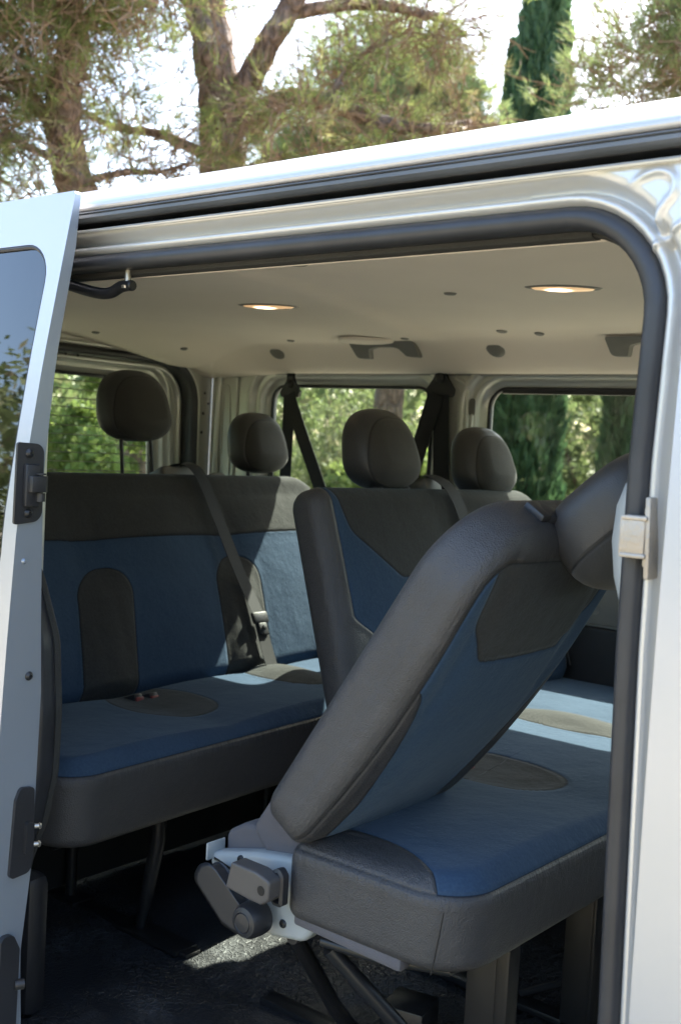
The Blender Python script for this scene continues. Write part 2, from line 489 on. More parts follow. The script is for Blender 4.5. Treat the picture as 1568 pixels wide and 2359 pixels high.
fade = np.clip(tk * 6, 0, 1) * np.clip((1 - tk) * 5, 0, 1); fg = np.clip(tg_ * 10 + .5, 0, 1)
Yb = np.minimum(Yb, Yb * (1 - fade * np.exp(-(dk / .0058) ** 2)) + (-.0195) * fade * np.exp(-(dk / .0058) ** 2))
Yb = Yb - .0048 * fade * np.exp(-(dk / .0044) ** 2)
Yb = Yb - .0050 * fg * np.exp(-(dg_ / .0036) ** 2)
ok = da > .0045; nz = len(gzz); V = [(p[0], y_ + tum(p[1]) - .0006, p[1]) for p, y_ in zip(P, Yb)]
Fc = []
for i in range(len(gx) - 1):
    for k in range(nz - 1):
        q_ = (i * nz + k, i * nz + k + 1, (i + 1) * nz + k + 1, (i + 1) * nz + k)
        if all(ok[j] for j in q_) : Fc.append(q_)
used = sorted({j for f in Fc for j in f}); mp = {j: i for i, j in enumerate(used)}
vpart(mesh("pillar_head", [V[j] for j in used], [tuple(mp[j] for j in f) for f in Fc], JAMB))
# front door outer panel
dl = rpoly([(-.449, -.35), (.9, -.35), (.9, .9), (.45, 1.27), (-.449, 1.262)], [.05, .05, .1, .12, .055])
hole = rpoly([(-.30, .82), (.62, .82), (.66, .9), (.36, 1.2), (-.30, 1.2)], .05)
fd = plate3("front_door", [dl, hole], 0, 1, lambda a, b, c: (a, skin(b) + .022 * c, b), PAINT, .006, frange(-.3, 1.27, .06)); vpart(fd)
g = plate3("window_glass", [rpoly([(-.29, .83), (.62, .83), (.65, .9), (.36, 1.19), (-.29, 1.19)], .05)], .010, .014, lambda a, b, c: (a, skin(b) + c, b), GLASS_D, 0, frange(.8, 1.2, .05)); g.parent = fd
# roof skin
rp = smooth_path([(-.030, 1.3880), (-.0345, 1.3885), (-.0365, 1.392), (-.0345, 1.397), (-.026, 1.405), (-.008, 1.419), (.02, 1.433), (.08, 1.449), (.2, 1.468), (.45, 1.49), (.832, 1.502)], 6)
rp = rp + [Vector((1.664 - p.x, p.y)) for p in reversed(rp[:-1])]
xs = [-3.06, -3.03, -2.98] + frange(-2.8, 1.0, .2) + [1.05, 1.2]
V = []; Fc = []
for i, x in enumerate(xs):
    k = .03 if i == 0 else (.008 if i == 1 else 0)
    for p in rp: V.append((x, p.x, p.y - k * 1.5 - (.10 * max(0, x - .9))))
n = len(rp)
for i in range(len(xs) - 1):
    for k in range(n - 1): Fc.append((i * n + k, i * n + k + 1, (i + 1) * n + k + 1, (i + 1) * n + k))
o = vpart(mesh("roof", V, Fc, PAINT)); sl = o.modifiers.new("solid", 'SOLIDIFY'); sl.thickness = .0025; sl.offset = 0
def extr_x(name, prof, x0, x1, mat, closed=True):
    m = len(prof); V = [(x, p[0], p[1]) for x in (x0, x1) for p in prof]
    Fc = [(k, (k + 1) % m, m + (k + 1) % m, m + k) for k in range(m if closed else m - 1)]
    if closed: Fc += [tuple(range(m)), tuple(range(2 * m - 1, m - 1, -1))]
    return vpart(mesh(name, V, Fc, mat, None, True, angle=40))
extr_x("drip_strip", [(-.030, 1.3868), (-.0345, 1.385), (-.035, 1.3835), (-.031, 1.3825), (-.0335, 1.381), (-.0335, 1.3765), (-.029, 1.374), (-.01, 1.374), (-.01, 1.3868)], -3.0, 1.0, STRIP)
extr_x("door_track", [(-.012, 1.3735), (-.012, 1.375), (.062, 1.3755), (.064, 1.354), (.02, 1.3575), (.02, 1.3555), (.066, 1.352), (.068, 1.377)], -3.0, 1.0, BLACK)
extr_x("track_lip", [(-.0215, 1.3575), (-.0225, 1.3595), (-.0205, 1.3622), (-.016, 1.363), (.021, 1.3600), (.021, 1.357), (-.012, 1.359)], -3.0, 1.0, JAMB)
# near rear quarter behind the open door, sill, roof side inner rail
q_out = [(-3.0, -.35), (-1.70, -.35), (-1.70, 1.3615), (-3.0, 1.3615)]
vpart(plate3("rear_quarter_panel", [q_out, rrect(-2.56, -1.86, .84, 1.245, .06)], 0, .03, lambda a, b, c: (a, skin(b) + .028 + c, b), PAINT, 0, frange(-.3, 1.36, .08)))
vmesh(MB().box((-1.62, -.04, -.35), (-.44, .10, -.03), .01), "sill", PAINT)
# sliding door, parked outside the rear quarter
ZO = [-.2, .1, .3, .591, .721, .914, 1.043, 1.153, 1.324, 1.411]; YO = [-.140, -.156, -.161, -.159, -.153, -.142, -.124, -.107, -.076, -.060]
ZI = [-.2, .1, .246, .376, .647, .781, .979, 1.155, 1.279, 1.33, 1.411]; YI = [-.095, -.10, -.108, -.094, -.088, -.094, -.099, -.084, -.064, -.056, -.050]
def yo(z): return float(np.interp(z, ZO, YO))
def yi(z): return float(np.interp(z, ZI, YI))
SX = -1.40
door_l = rpoly([(-2.48, -.2), (SX, -.2), (SX, 1.412), (-2.48, 1.412)], [.05, .05, .006, .03])
win_l = rrect(-2.33, SX - .033, .80, 1.335, .062)
def dfn(a, b, c): return (a, yo(b) + (yi(b) - yo(b)) * c, b)
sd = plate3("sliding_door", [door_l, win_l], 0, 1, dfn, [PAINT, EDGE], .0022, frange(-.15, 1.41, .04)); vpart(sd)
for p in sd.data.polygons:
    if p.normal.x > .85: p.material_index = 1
sdoff = Vector(van.location)
def dpart(o):
    o.parent = sd; return o      # the door's own frame is the van frame
def dfix(o, pos=(0, 0, 0)): o.parent = sd; return o
g = plate3("door_glass", [rrect(-2.35, SX - .030, .78, 1.338, .064)], .006, .010, lambda a, b, c: (a, yo(b) + c, b), GLASS_D, 0, frange(.8, 1.34, .04)); dfix(g)
mb = MB(); sweep2(resample(rrect(-2.33, SX - .033, .80, 1.335, .062), .03), [(.0, .001), (-.003, .0005), (-.006, .003), (-.006, .008)], lambda a, b, d: (a, yo(b) + d, b), True, mb)
dfix(mb.build("window_seal", RUBBER, None))
def on_edge(name, loop, d0, d1, mat, bevel=.001):
    o = plate3(name, [loop], d0, d1, lambda a, b, c: (SX + c, a, b), mat, bevel); return dfix(o)
def ey(s, z): return yo(z) + .0 + (yi(z) - yo(z)) * s
hp = on_edge("hinge_plate", rpoly([(-.150, .908), (-.101, .913), (-.1015, 1.028), (-.148, 1.030)], [.004, .018, .015, .004]), -.001, .0035, PLASTIC_B)
mb = MB(); mb.box((SX + .003, -.137, .935), (SX + .012, -.113, .998), .002)
mb.tube([(SX + .012, -.112, .943), (SX + .012, -.112, .9555)], .0075, 16); mb.tube([(SX + .013, -.112, .957), (SX + .013, -.112, .981)], .0095, 18); mb.tube([(SX + .012, -.112, .9825), (SX + .012, -.112, .985)], .008, 16)
mb.box((SX + .006, -.134, .957), (SX + .0225, -.112, .981), .001)
dfix(mb.build("hinge_knuckle", PLASTIC_B, None))
def screw(y, z, r=.0062, mat=BLACKSTEEL, x=SX + .0035):
    mb = MB(); mb.lathe([(r * 1.15, 0), (r * 1.15, .001), (r, .002), (r * .75, .004), (r * .45, .0048), (r * .4, .003), (1e-5, .003)], (x, y, z), (1, 0, 0), 20)
    return dfix(mb.build("screw", mat, None))
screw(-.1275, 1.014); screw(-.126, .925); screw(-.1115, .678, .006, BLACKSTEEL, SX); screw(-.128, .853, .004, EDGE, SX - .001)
on_edge("latch_plate", rpoly([(-.137, .370), (-.100, .374), (-.0945, .40), (-.097, .506), (-.122, .509), (-.130, .49)], [.008, .012, .008, .008, .008, .01]), -.001, .006, PLASTIC_B, .002)
on_edge("latch_catch", rpoly([(-.115, .405), (-.100, .408), (-.100, .452), (-.113, .456)], .004), .005, .013, PLASTIC_B, .002)
for z in (.446, .418):
    mb = MB(); mb.tube([(SX + .008, -.101, z), (SX + .013, -.092, z)], [.004, .0035], 12); mb.tube([(SX + .0135, -.0915, z), (SX + .0145, -.089, z)], [.0052, .004], 12); dfix(mb.build("latch_pin", STEEL, None))
on_edge("lower_catch", rpoly([(-.150, .13), (-.118, .13), (-.116, .26), (-.128, .285), (-.150, .285)], .01), -.001, .010, PLASTIC_B, .002)
mb = MB(); mb.tube([(SX + .009, -.122, .205), (SX + .016, -.110, .205)], .008, 14); dfix(mb.build("catch_roller", DARKSTEEL, None))
# guide arm from the sliding door to the upper track
mb = MB(); mb.tube(smooth_path([(-1.60, -.03, 1.305), (-1.54, .0, 1.296), (-1.47, .012, 1.278), (-1.43, .016, 1.270), (-1.405, .018, 1.270), (-1.385, .02, 1.278), (-1.37, .02, 1.2795), (-1.355, .02, 1.279)], 5), [.010] * 6 + [.009] * 24 + [.0085] * 5 + [.0075], 12)
vmesh(mb, "guide_arm", BLACKSTEEL)
mb = MB(); mb.lathe([(1e-5, -.004), (.009, -.004), (.010, .0), (.006, .003), (.006, .004), (.0052, .005), (.0052, .03), (.007, .031), (1e-5, .032)], (-1.368, .02, 1.279), (0, 0, 1), 16)
vmesh(mb, "guide_pin", STEEL)
# cast striker on the front pillar
mb = MB()
mb.box((-.4905, -.024, .928), (-.4845, .002, 1.014), .002, (('Y'), R(-2)))
mb.box((-.517, -.026, .951), (-.489, -.020, .993), .004, None)
mb.box((-.518, -.026, .951), (-.512, -.002, .993), .0028, None)
mb.box((-.516, -.028, .989), (-.487, -.002, .994), .002, None)
mb.box((-.516, -.028, .9495), (-.487, -.002, .9545), .002, None)
mb.box((-.4935, -.022, .994), (-.486, -.006, 1.004), .003, None); mb.box((-.4925, -.022, .94), (-.486, -.006, .951), .003, None)
for k_ in range(len(mb.V)): mb.V[k_] = (mb.V[k_][0] + .011, mb.V[k_][1], mb.V[k_][2])
vmesh(mb, "door_striker", CAST)
# pale pillar trim inside the seal
V = []; Fc = []; zz = [.86, .885, .92, .96, 1.0, 1.025, 1.045]; ww = [.0, .014, .024, .0285, .026, .018, .002]
for z, w in zip(zz, ww):
    for k in range(7):
        a = math.pi * k / 6
        V.append((-.515 - w * math.sin(a) * 1.25, .034 + .018 * (1 - math.cos(a)) , z))
for i in range(6):
    for k in range(6): Fc.append((i * 7 + k, i * 7 + k + 1, (i + 1) * 7 + k + 1, (i + 1) * 7 + k))
vpart(mesh("pillar_trim", V, Fc, PLASTIC_W))
# inner part of the front pillar and the rear pillar, near side
vmesh(MB().box((-.468, .022, -.05), (-.33, .062, 1.28), .012), "pillar_inner_panel", INPAINT)
vmesh(MB().box((-1.75, .035, -.05), (-1.655, .10, 1.30), .012), "rear_pillar_inner_panel", INPAINT)
# ---------------------------------------------------------------- cabin shell
FY = 1.60                                     # inner face of the far side
def ff(a, b, c): return (a, c, b)
W1 = rrect(-2.546, -1.895, .80, 1.240, .055); W2 = rrect(-1.702, -.60, .80, 1.240, .06); W3 = rpoly([(-.34, .80), (.62, .80), (.66, .9), (.36, 1.2), (-.34, 1.2)], .05)
def grow(lp, d):
    lp = resample(lp, .02); return [p + n * d for p, n in zip(lp, normals2(lp))]
vpart(plate3("far_side_wall", [[(-2.79, -.02), (1.0, -.02), (1.0, 1.0), (.6, 1.31), (-2.79, 1.31)], grow(W1, .078), grow(W2, .078), grow(W3, .05)], FY, FY + .004, ff, INPAINT))
vpart(plate3("far_outer_panel", [[(-3.0, -.35), (1.3, -.35), (1.3, .85), (.6, 1.37), (-3.0, 1.37)], grow(W1, .038), grow(W2, .038), grow(W3, .038)], 1.672, 1.70, ff, PAINT))
fprof = [(.079, 1.601), (.074, 1.593), (.068, 1.5895), (.060, 1.5905), (.054, 1.597), (.050, 1.606), (.043, 1.611), (.034, 1.608), (.028, 1.609), (.022, 1.618), (.018, 1.632), (.008, 1.638), (.0, 1.641)]
rprof = [(.0015, 1.642), (.001, 1.636), (-.004, 1.6335), (-.0085, 1.637), (-.0085, 1.645), (-.003, 1.66), (.012, 1.664), (.040, 1.668)]
for W, gl in ((W1, GLASS), (W2, GLASS), (W3, GLASS)):
    P = resample(W, .02)
    mb = MB(); sweep2(P, fprof, ff, True, mb); fr = vmesh(mb, "window_frame", INPAINT, 70)
    mb = MB(); sweep2(P, rprof, ff, True, mb); o = mb.build("window_seal", RUBBER, None, angle=70); o.parent = fr
    if W is not W1:
        z = 1.215 if W is W2 else 1.18
    o = plate3("window_glass", [W], 1.655, 1.659, ff, gl); o.parent = fr
# sliding pane rail of the long window
o = vmesh(MB().box((-1.66, 1.636, 1.222), (-.64, 1.652, 1.236), .003), "window_top_rail", PLASTIC_B)
# rail under the far headliner edge
def rail(x0, x1, nm):
    prof = [(1.565, 1.292), (1.572, 1.281), (1.585, 1.274), (1.600, 1.270), (1.603, 1.292)]
    return extr_x(nm, prof, x0, x1, PLASTIC_G)
rail(-2.50, -1.795, "side_rail_trim"); rail(-1.790, .5, "side_rail_trim")
# pillar between the far windows: pressed channel and a recessed handle hole
mb = MB(); mb.tube(smooth_path([(-1.762, 1.598, .80), (-1.757, 1.598, 1.0), (-1.750, 1.598, 1.15), (-1.755, 1.598, 1.235), (-1.79, 1.598, 1.262)], 6), .007, 10)
mb.tube(smooth_path([(-1.735, 1.598, .85), (-1.733, 1.598, 1.0), (-1.731, 1.598, 1.16)], 4), .004, 10)
vmesh(mb, "pillar_channel", INPAINT)
o = plate3("pillar_slot", [rrect(-1.742, -1.722, 1.155, 1.205, .0095)], FY - .0035, FY - .001, ff, PLASTIC_G); vpart(o)
for z in (1.235, 1.07, 1.045):
    mb = MB(); mb.lathe([(.006, 0), (.0055, -.0015), (.003, -.002), (1e-5, -.002)], (-1.772, FY - .001, z), (0, 1, 0), 14); vmesh(mb, "body_plug", INPAINT)
# corner between side and rear
mb = MB()
mb.tube(smooth_path([(-2.755, 1.592, .3), (-2.755, 1.592, .9), (-2.752, 1.592, 1.15), (-2.745, 1.592, 1.29)], 5), .013, 12)
mb.tube(smooth_path([(-2.675, 1.596, .3), (-2.672, 1.596, .9), (-2.668, 1.596, 1.29)], 5), .006, 10)
mb.tube(smooth_path([(-2.69, 1.598, .86), (-2.70, 1.598, 1.12), (-2.71, 1.598, 1.22), (-2.725, 1.598, 1.235), (-2.735, 1.598, 1.215), (-2.735, 1.598, 1.0)], 6), .0035, 10)
vmesh(mb, "rear_corner_channel", INPAINT)
# rear end
def rf(a, b, c): return (c, a, b)              # a = y, b = z, c = x
TG = rpoly([(.10, .0), (1.542, .0), (1.515, 1.292), (.13, 1.292)], [.05, .05, .13, .13], 12)
TW = rpoly([(.27, .86), (1.425, .86), (1.405, 1.236), (.29, 1.236)], .055, 10)
vpart(plate3("rear_body_frame", [[(-.0, -.02), (1.604, -.02), (1.604, 1.36), (-.0, 1.36)], grow(TG, .038)], -2.80, -2.806, rf, INPAINT))
mb = MB(); sweep2(resample(TG, .03), [(.038, -2.801), (.034, -2.797), (.028, -2.797), (.023, -2.802), (.020, -2.815), (.014, -2.83), (.010, -2.85)], rf, True, mb); vmesh(mb, "rear_opening_frame", INPAINT, 70)
mb = MB(); sweep2(resample(TG, .03), [(.0235, -2.806), (.022, -2.796), (.014, -2.788), (.005, -2.788), (-.003, -2.796), (-.006, -2.81), (-.004, -2.85)], rf, True, mb); vmesh(mb, "rear_door_seal", RUBBER, 70)
rd = vpart(plate3("rear_door", [grow(TG, .012), grow(TW, .060)], -2.862, -2.866, rf, INPAINT))
mb = MB(); sweep2(resample(TG, .03), [(-.004, -2.85), (-.010, -2.846), (-.018, -2.848), (-.024, -2.858), (-.028, -2.863)], rf, True, mb)
sweep2(resample(TW, .02), [(.062, -2.862), (.056, -2.852), (.048, -2.848), (.040, -2.853), (.036, -2.864), (.028, -2.868), (.022, -2.866), (.014, -2.870), (.006, -2.884), (.0, -2.888)], rf, True, mb)
o = mb.build("rear_door_pressing", INPAINT, None, angle=70); o.parent = rd
mb = MB(); sweep2(resample(TW, .02), [(.002, -2.889), (.001, -2.883), (-.005, -2.881), (-.010, -2.886), (-.008, -2.90), (.003, -2.91)], rf, True, mb)
o = mb.build("rear_window_seal", RUBBER, None, angle=70); o.parent = rd
o = plate3("rear_glass", [TW], -2.900, -2.904, rf, GLASS_R); o.parent = rd
o = plate3("outer_skin", [grow(TG, .03), grow(TW, .002)], -2.908, -2.915, rf, PAINT); o.parent = rd
def hole_disc(p, axis, r, nm="bolt_hole", mat=BLACK):
    mb = MB(); ax = Vector(axis).normalized()
    mb.lathe([(r * 1.25, 0), (r * 1.15, .0012), (r, .0012), (r * .9, .0004), (1e-5, .0004)], p, axis, 14); return vmesh(mb, nm, mat)
for y, z, r in ((1.572, 1.205, .0035), (1.590, 1.17, .0035), (1.568, 1.135, .0045), (1.564, 1.07, .0045)): hole_disc((-2.7995, y, z), (1, 0, 0), r)
for y, z, r in ((1.02, 1.2975, .006), (1.03, 1.283, .005), (.985, 1.284, .005), (1.0, 1.298, .009)): hole_disc((-2.7995, y, z), (1, 0, 0), r * .8)
# headliner
def hz(x, y):
    s = lambda a, b, v: (lambda t: t * t * (3 - 2 * t))(min(1, max(0, (v - a) / (b - a))))
    z = 1.352 + .022 * (1 - ((y - .82) / .78) ** 2)
    z -= .055 * (1 - s(.02, .26, y))
    z -= .075 * s(1.44, 1.575, y) ** 1.3
    z -= (.022 + .052 * s(.85, 1.5, y)) * (1 - s(-2.80, -2.42, x)) * (1 - s(1.44, 1.575, y) * .8)
    xc = -1.50 - .25 * s(.3, 1.45, y) + .0
    z += .013 * s(xc - .02, xc + .02, x) * s(.12, .35, y) * (1 - s(1.38, 1.5, y)) - .004
    z += .006 * s(-1.05, -.85, x) * s(.2, .5, y) * (1 - s(1.2, 1.4, y))
    return z
V = []; Fc = []; ys = list(np.linspace(.045, 1.598, 110)); xs = list(np.linspace(-2.80, .55, 150))
for x in xs:
    for y in ys: V.append((x, y, hz(x, y)))
n = len(ys)
for i in range(len(xs) - 1):
    for k in range(n - 1): Fc.append((i * n + k, i * n + k + 1, (i + 1) * n + k + 1, (i + 1) * n + k))
V += [(x, 1.600, hz(x, 1.598) + .012) for x in xs]; b = len(xs) * n
Fc += [(b + i, b + i + 1, (i + 1) * n + n - 1, i * n + n - 1) for i in range(len(xs) - 1)]
V += [(x, .040, hz(x, .045) + .012) for x in xs]; b2 = b + len(xs)
Fc += [(b2 + i, i * n, (i + 1) * n, b2 + i + 1) for i in range(len(xs) - 1)]
hl = vpart(mesh("headliner", V, Fc, HEAD))
def on_head(o): o.parent = hl; return o
def ceil_n(x, y):
    e = .004; return Vector((-(hz(x + e, y) - hz(x - e, y)) / (2 * e), -(hz(x, y + e) - hz(x, y - e)) / (2 * e), 1)).normalized()
for x, y, r in ((-1.373, .418, .020), (-1.275, .387, .016), (-1.80, .86, .012), (-1.331, .856, .014), (-1.53, 1.40, .015), (-1.436, 1.43, .013), (-2.262, 1.40, .012), (-1.847, 1.41, .012), (-2.62, 1.30, .012), (-2.68, 1.0, .012), (-.83, .80, .016), (-1.66, .33, .012), (-1.76, .24, .014)):
    mb = MB(); z = hz(x, y); nn = ceil_n(x, y)
    mb.lathe([(r, .002), (r, -.0012), (r * .8, -.0035), (r * .35, -.0028), (1e-5, -.0026)], (x, y, z), nn, 20); on_head(mb.build("ceiling_clip", PLASTIC_G, None))
def lens(name, x, y, z, L, W, rot, mat, dz, thick):
    V = []; Fc = []; n = 28
    for j, (s, d) in enumerate(((1.0, .004), (1.0, 0), (.93, -thick * .6), (.6, -thick), (.2, -thick * 1.05))):
        for k in range(n):
            a = 2 * math.pi * k / n; ca, sa = math.cos(a), math.sin(a)
            w = W * sa * (1 - .25 * abs(ca) ** 2); V.append((L * ca * s, w * s, d))
    for j in range(4):
        for k in range(n): Fc.append((j * n + k, j * n + (k + 1) % n, (j + 1) * n + (k + 1) % n, (j + 1) * n + k))
    Fc.append(tuple(4 * n + k for k in range(n)))
    return mesh(name, V, Fc, mat, None, True, (x, y, z + dz), (0, 0, rot))
for x, y in ((-1.822, .825), (-1.072, .865)):
    z = hz(x, y)
    lm = on_head(lens("ceiling_lamp", x, y, z, .078, .044, R(28), PLASTIC_G, .001, .0035))
    g = lens("lamp_lens", 0, 0, 0, .062, .030, 0, LAMP, -.0026, .0035); g.parent = lm
for x, y in ((-1.99, 1.42),):
    on_head(lens("round_vent", x, y, hz(x, y), .085, .085, 0, HEAD, -.004, .006))
# grab handles and coat hooks on the far edge
for dx in (0.0, .815):
    hpz = rpoly([(-2.080, 1.312), (-2.036, 1.311), (-2.020, 1.336), (-1.990, 1.341), (-1.935, 1.341), (-1.912, 1.336), (-1.898, 1.316), (-1.855, 1.313), (-1.850, 1.356), (-2.080, 1.356)], [.010, .008, .015, .03, .03, .012, .008, .010, .008, .008], 6)
    on_head(plate3("grab_handle", [[(p.x + dx, p.y) for p in hpz]], 0, 1, lambda a, b, c: (a, 1.452 + .06 * c + (1.352 - b) * 1.15, b), PLASTIC_G, .004))
for xc in (-2.405, -1.605):
    mb = MB(); z0 = 1.343
    mb.lathe([(.032, .0), (.032, .008), (.028, .013), (.02, .016), (1e-5, .017)], (xc, 1.503, z0 + .0005), (0, -.8, -.6), 24)
    on_head(mb.build("coat_hook", PLASTIC_G, None))
# floor, front bulkhead, lower side trims
V = []; Fc = []; xs = list(np.linspace(-2.86, 1.0, 120)); ys = list(np.linspace(.0, 1.60, 60))
def fz(x, y): return .004 * math.sin(x * 9 + 1.3 * math.sin(y * 7)) * math.sin(y * 6) + .018 * math.exp(-((x + 1.15) ** 2 + (y - .42) ** 2) / .006) - .012 * math.exp(-((x + 1.45) ** 2 + (y - .40) ** 2) / .0012)
for x in xs:
    for y in ys: V.append((x, y, fz(x, y)))
n = len(ys)
for i in range(len(xs) - 1):
    for k in range(n - 1): Fc.append((i * n + k, i * n + k + 1, (i + 1) * n + k + 1, (i + 1) * n + k))
vpart(mesh("floor_mat", V, Fc, FLOORM))
vmesh(MB().box((-3.0, -.02, -.30), (1.25, 1.68, -.03), .02), "underbody", BLACKSTEEL)
vmesh(MB().box((.62, .02, -.02), (1.2, 1.60, .86), .05), "dashboard", PLASTIC_B)
vmesh(MB().box((-2.78, 1.565, .02), (-1.80, 1.598, .60), .01), "lower_side_trim", PLASTIC_B)
vmesh(MB().box((-1.78, 1.565, .02), (-.45, 1.598, .61), .01), "lower_side_trim", PLASTIC_B)
vmesh(MB().box((-1.78, 1.580, .615), (-.45, 1.5985, .722), .006), "upper_side_trim", PLASTIC_G)
extr_x("foam_strip", [(.022, 1.2965), (.020, 1.300), (.020, 1.312), (.046, 1.312), (.046, 1.297), (.034, 1.294)], -1.68, -.585, FOAM)
hole_disc((-1.30, 1.5795, .655), (0, -1, 0), .012, "trim_socket", PLASTIC_G)
vmesh(MB().box((-1.66, .05, .0), (-1.60, .10, .26), .02), "step_side_trim", PLASTIC_B)
# bonnet and windscreen
vmesh(MB().box((1.2, .0, -.3), (1.9, 1.66, .62), .08), "bonnet", PAINT)
mb = MB(); mb.add([(1.25, .06, .86), (1.25, 1.60, .86), (.62, 1.56, 1.36), (.62, .10, 1.36)], [(0, 1, 2, 3)]); vmesh(mb, "windscreen", GLASS)
# ---------------------------------------------------------------- seat belts on the far side
def strap(mb, pts, w, side, th=.0012):
    """flat band along pts; side = direction of its width"""
    P = smooth_path(pts, 6); V = []; Fc = []; sd_ = Vector(side).normalized()
    for i, p in enumerate(P):
        t = (P[min(i + 1, len(P) - 1)] - P[max(i - 1, 0)]).normalized(); s_ = (sd_ - t * sd_.dot(t)).normalized(); nn = t.cross(s_)
        ww = w[0] + (w[1] - w[0]) * i / (len(P) - 1) if isinstance(w, tuple) else w
        for a, b in ((-.5, -.5), (.5, -.5), (.5, .5), (-.5, .5)): V.append(p + s_ * (ww * a) + nn * (th * b))
    for i in range(len(P) - 1):
        for k in range(4): Fc.append((i * 4 + k, i * 4 + (k + 1) % 4, (i + 1) * 4 + (k + 1) % 4, (i + 1) * 4 + k))
    Fc += [(0, 1, 2, 3), tuple(len(V) - 4 + k for k in (3, 2, 1, 0))]; mb.add(V, Fc)
def dring(x, y, z, s=1.0):
    mb = MB()
    o = rpoly([(-.030, -.012), (.030, -.012), (.034, .002), (.016, .026), (.008, .042), (-.008, .042), (-.016, .026), (-.034, .002)], .006)
    mb2 = plate3("belt_anchor", [[(p.x * s, p.y * s) for p in o]], 0, .010, lambda a, b, c: (x + a, y - c, z + b), PLASTIC_B, .002)
    return vpart(mb2)
a1 = dring(-2.415, 1.588, 1.212, 1.25)
mb = MB(); mb.lathe([(.014, 0), (.014, .004), (.009, .008), (1e-5, .009)], (-2.415, 1.578, 1.240), (0, -1, 0), 18); o = mb.build("anchor_bolt", BLACKSTEEL, None); o.parent = a1
mb = MB(); strap(mb, [(-2.415, 1.580, 1.285), (-2.415, 1.582, 1.25)], .036, (1, 0, 0))
strap(mb, [(-2.412, 1.575, 1.205), (-2.408, 1.570, 1.08), (-2.400, 1.56, .95), (-2.39, 1.55, .80)], (.050, .046), (1, 0, 0))
strap(mb, [(-2.414, 1.572, 1.205), (-2.340, 1.56, 1.08), (-2.232, 1.545, .90), (-2.15, 1.53, .75)], (.048, .046), (1, 0, 0))
o = mb.build("belt_strap", WEB, None, False); o.parent = a1
a2 = dring(-1.835, 1.590, 1.225, 1.45)
mb = MB(); mb.lathe([(.015, 0), (.015, .004), (.010, .008), (1e-5, .009)], (-1.835, 1.578, 1.262), (0, -1, 0), 18); o = mb.build("anchor_bolt", BLACKSTEEL, None); o.parent = a2
mb = MB()
strap(mb, [(-1.826, 1.578, 1.212), (-1.818, 1.576, 1.08), (-1.808, 1.574, .95), (-1.80, 1.572, .7)], (.050, .060), (1, 0, 0))
strap(mb, [(-1.842, 1.572, 1.212), (-1.868, 1.560, 1.10), (-1.885, 1.54, .99), (-1.88, 1.50, .86)], (.052, .046), (1, .2, 0))
o = mb.build("belt_strap", WEB, None, False); o.parent = a2
# ---------------------------------------------------------------- seat materials: each is one cover sewn from leather, blue cloth and dark cloth
C_BLUE = (.029, .053, .092); C_BLUE2 = (.040, .071, .118); C_DARK = (.037, .037, .036); C_DARK2 = (.050, .050, .048); C_LEA = (.050, .048, .048)
def seat_mat(name, fn, blue=True):
    m = Mt(name, C_LEA, .45)
    x, y, z = m.xyz()
    L, D, S = fn(m, x, y, z)                 # leather mask, dark cloth mask, distance to the nearest seam
    n1 = m.noise(240, 3, .6); n2 = m.noise(900, 2, .6); nb = m.noise(5, 4)
    bl = m.mix(n1.step(.3, .7) * .6 + nb.step(.35, .7) * .4, C_BLUE, C_BLUE2)
    dk = m.mix(n1.step(.3, .7) * .7 + nb.step(.35, .7) * .3, C_DARK, C_DARK2)
    cl = m.mix(D, bl, dk)
    le = m.mix(nb.step(.3, .7), tuple(c * .9 for c in C_LEA), tuple(c * 1.12 for c in C_LEA))
    cc = m.mix(L, cl, le)
    seam = S.step(.0007, .0022)
    cc = m.mix((1 - seam) * .75, cc, (.012, .012, .013))
    m.set('Base Color', cc); m.set('Roughness', m.fmix(L, .92, m.fmix(nb, .40, .55)))
    m.set('Sheen Weight', (1 - L) * .16); m.set('Sheen Roughness', .35); m.set('Sheen Tint', (.55, .66, .72))
    m.set('Specular IOR Level', m.fmix(L, .15, .5))
    grain = m.voro(620, 'SMOOTH_F1') * .6
    h = m.fmix(L, n2 * .5 + n1 * .7, grain * 1.9) + S.step(.0, .006) * 2.2 + m.noise(14, 4, .6) * 5.5
    h = h + m.noise(60, 3, .6, (1, 1, .12)) * S.step(.030, .002) * (L * 3.2 + 1.6)
    m.bump(h, .0011, .75)
    return m.mat
def box_sdf(m, a, b, ca, cb, ha, hb, r):
    """rounded box distance in two coordinates"""
    qa = (a - ca).abs() - (ha - r); qb = (b - cb).abs() - (hb - r)
    pa = qa.max(0.0); pb = qb.max(0.0)
    return (pa * pa + pb * pb).sqrt() + qa.max(qb).min(0.0) - r
def half(a, b, nx, ny, px, py):
    """signed distance to the line through (px, py); positive on the side of the normal"""
    l = math.hypot(nx, ny); return (a - px) * (nx / l) + (b - py) * (ny / l)
# ---- folding single backrest (local: y across -.215...215, z up 0...57, x forward 0...T)
HS, TS, WS = .588, .106, .215
def fn_single(m, x, y, z):
    ya = y.abs()
    hw = .196 - ((.34 - z) * 4.2).clamp().pow(.6) * .058                       # leather gussets at the lower corners
    d = (ya - hw).smax((z - .545), .11).smax(.012 - z, .02)     # cloth area
    side = (.083 - x - (z - .3) * (z - .3) * .25)                                           # cloth only on the front
    dc = d.max(side)
    L = dc.step(-.0004, .0004)
    p = (half(ya, z, 1, -.12, .166, .50)).smax(half(ya, z, .78, -.62, .156, .448), .014).smax(.388 - z, .014)
    D = p.step(.0004, -.0004)
    d0 = (ya - .196).smax((z - .545), .11).max(side)
    S = dc.abs().min(p.abs() + (dc.max(0.0)) * 10).min(d0.abs())
    return L, D, S
M_SINGLE = seat_mat("folding_backrest_cover", fn_single)
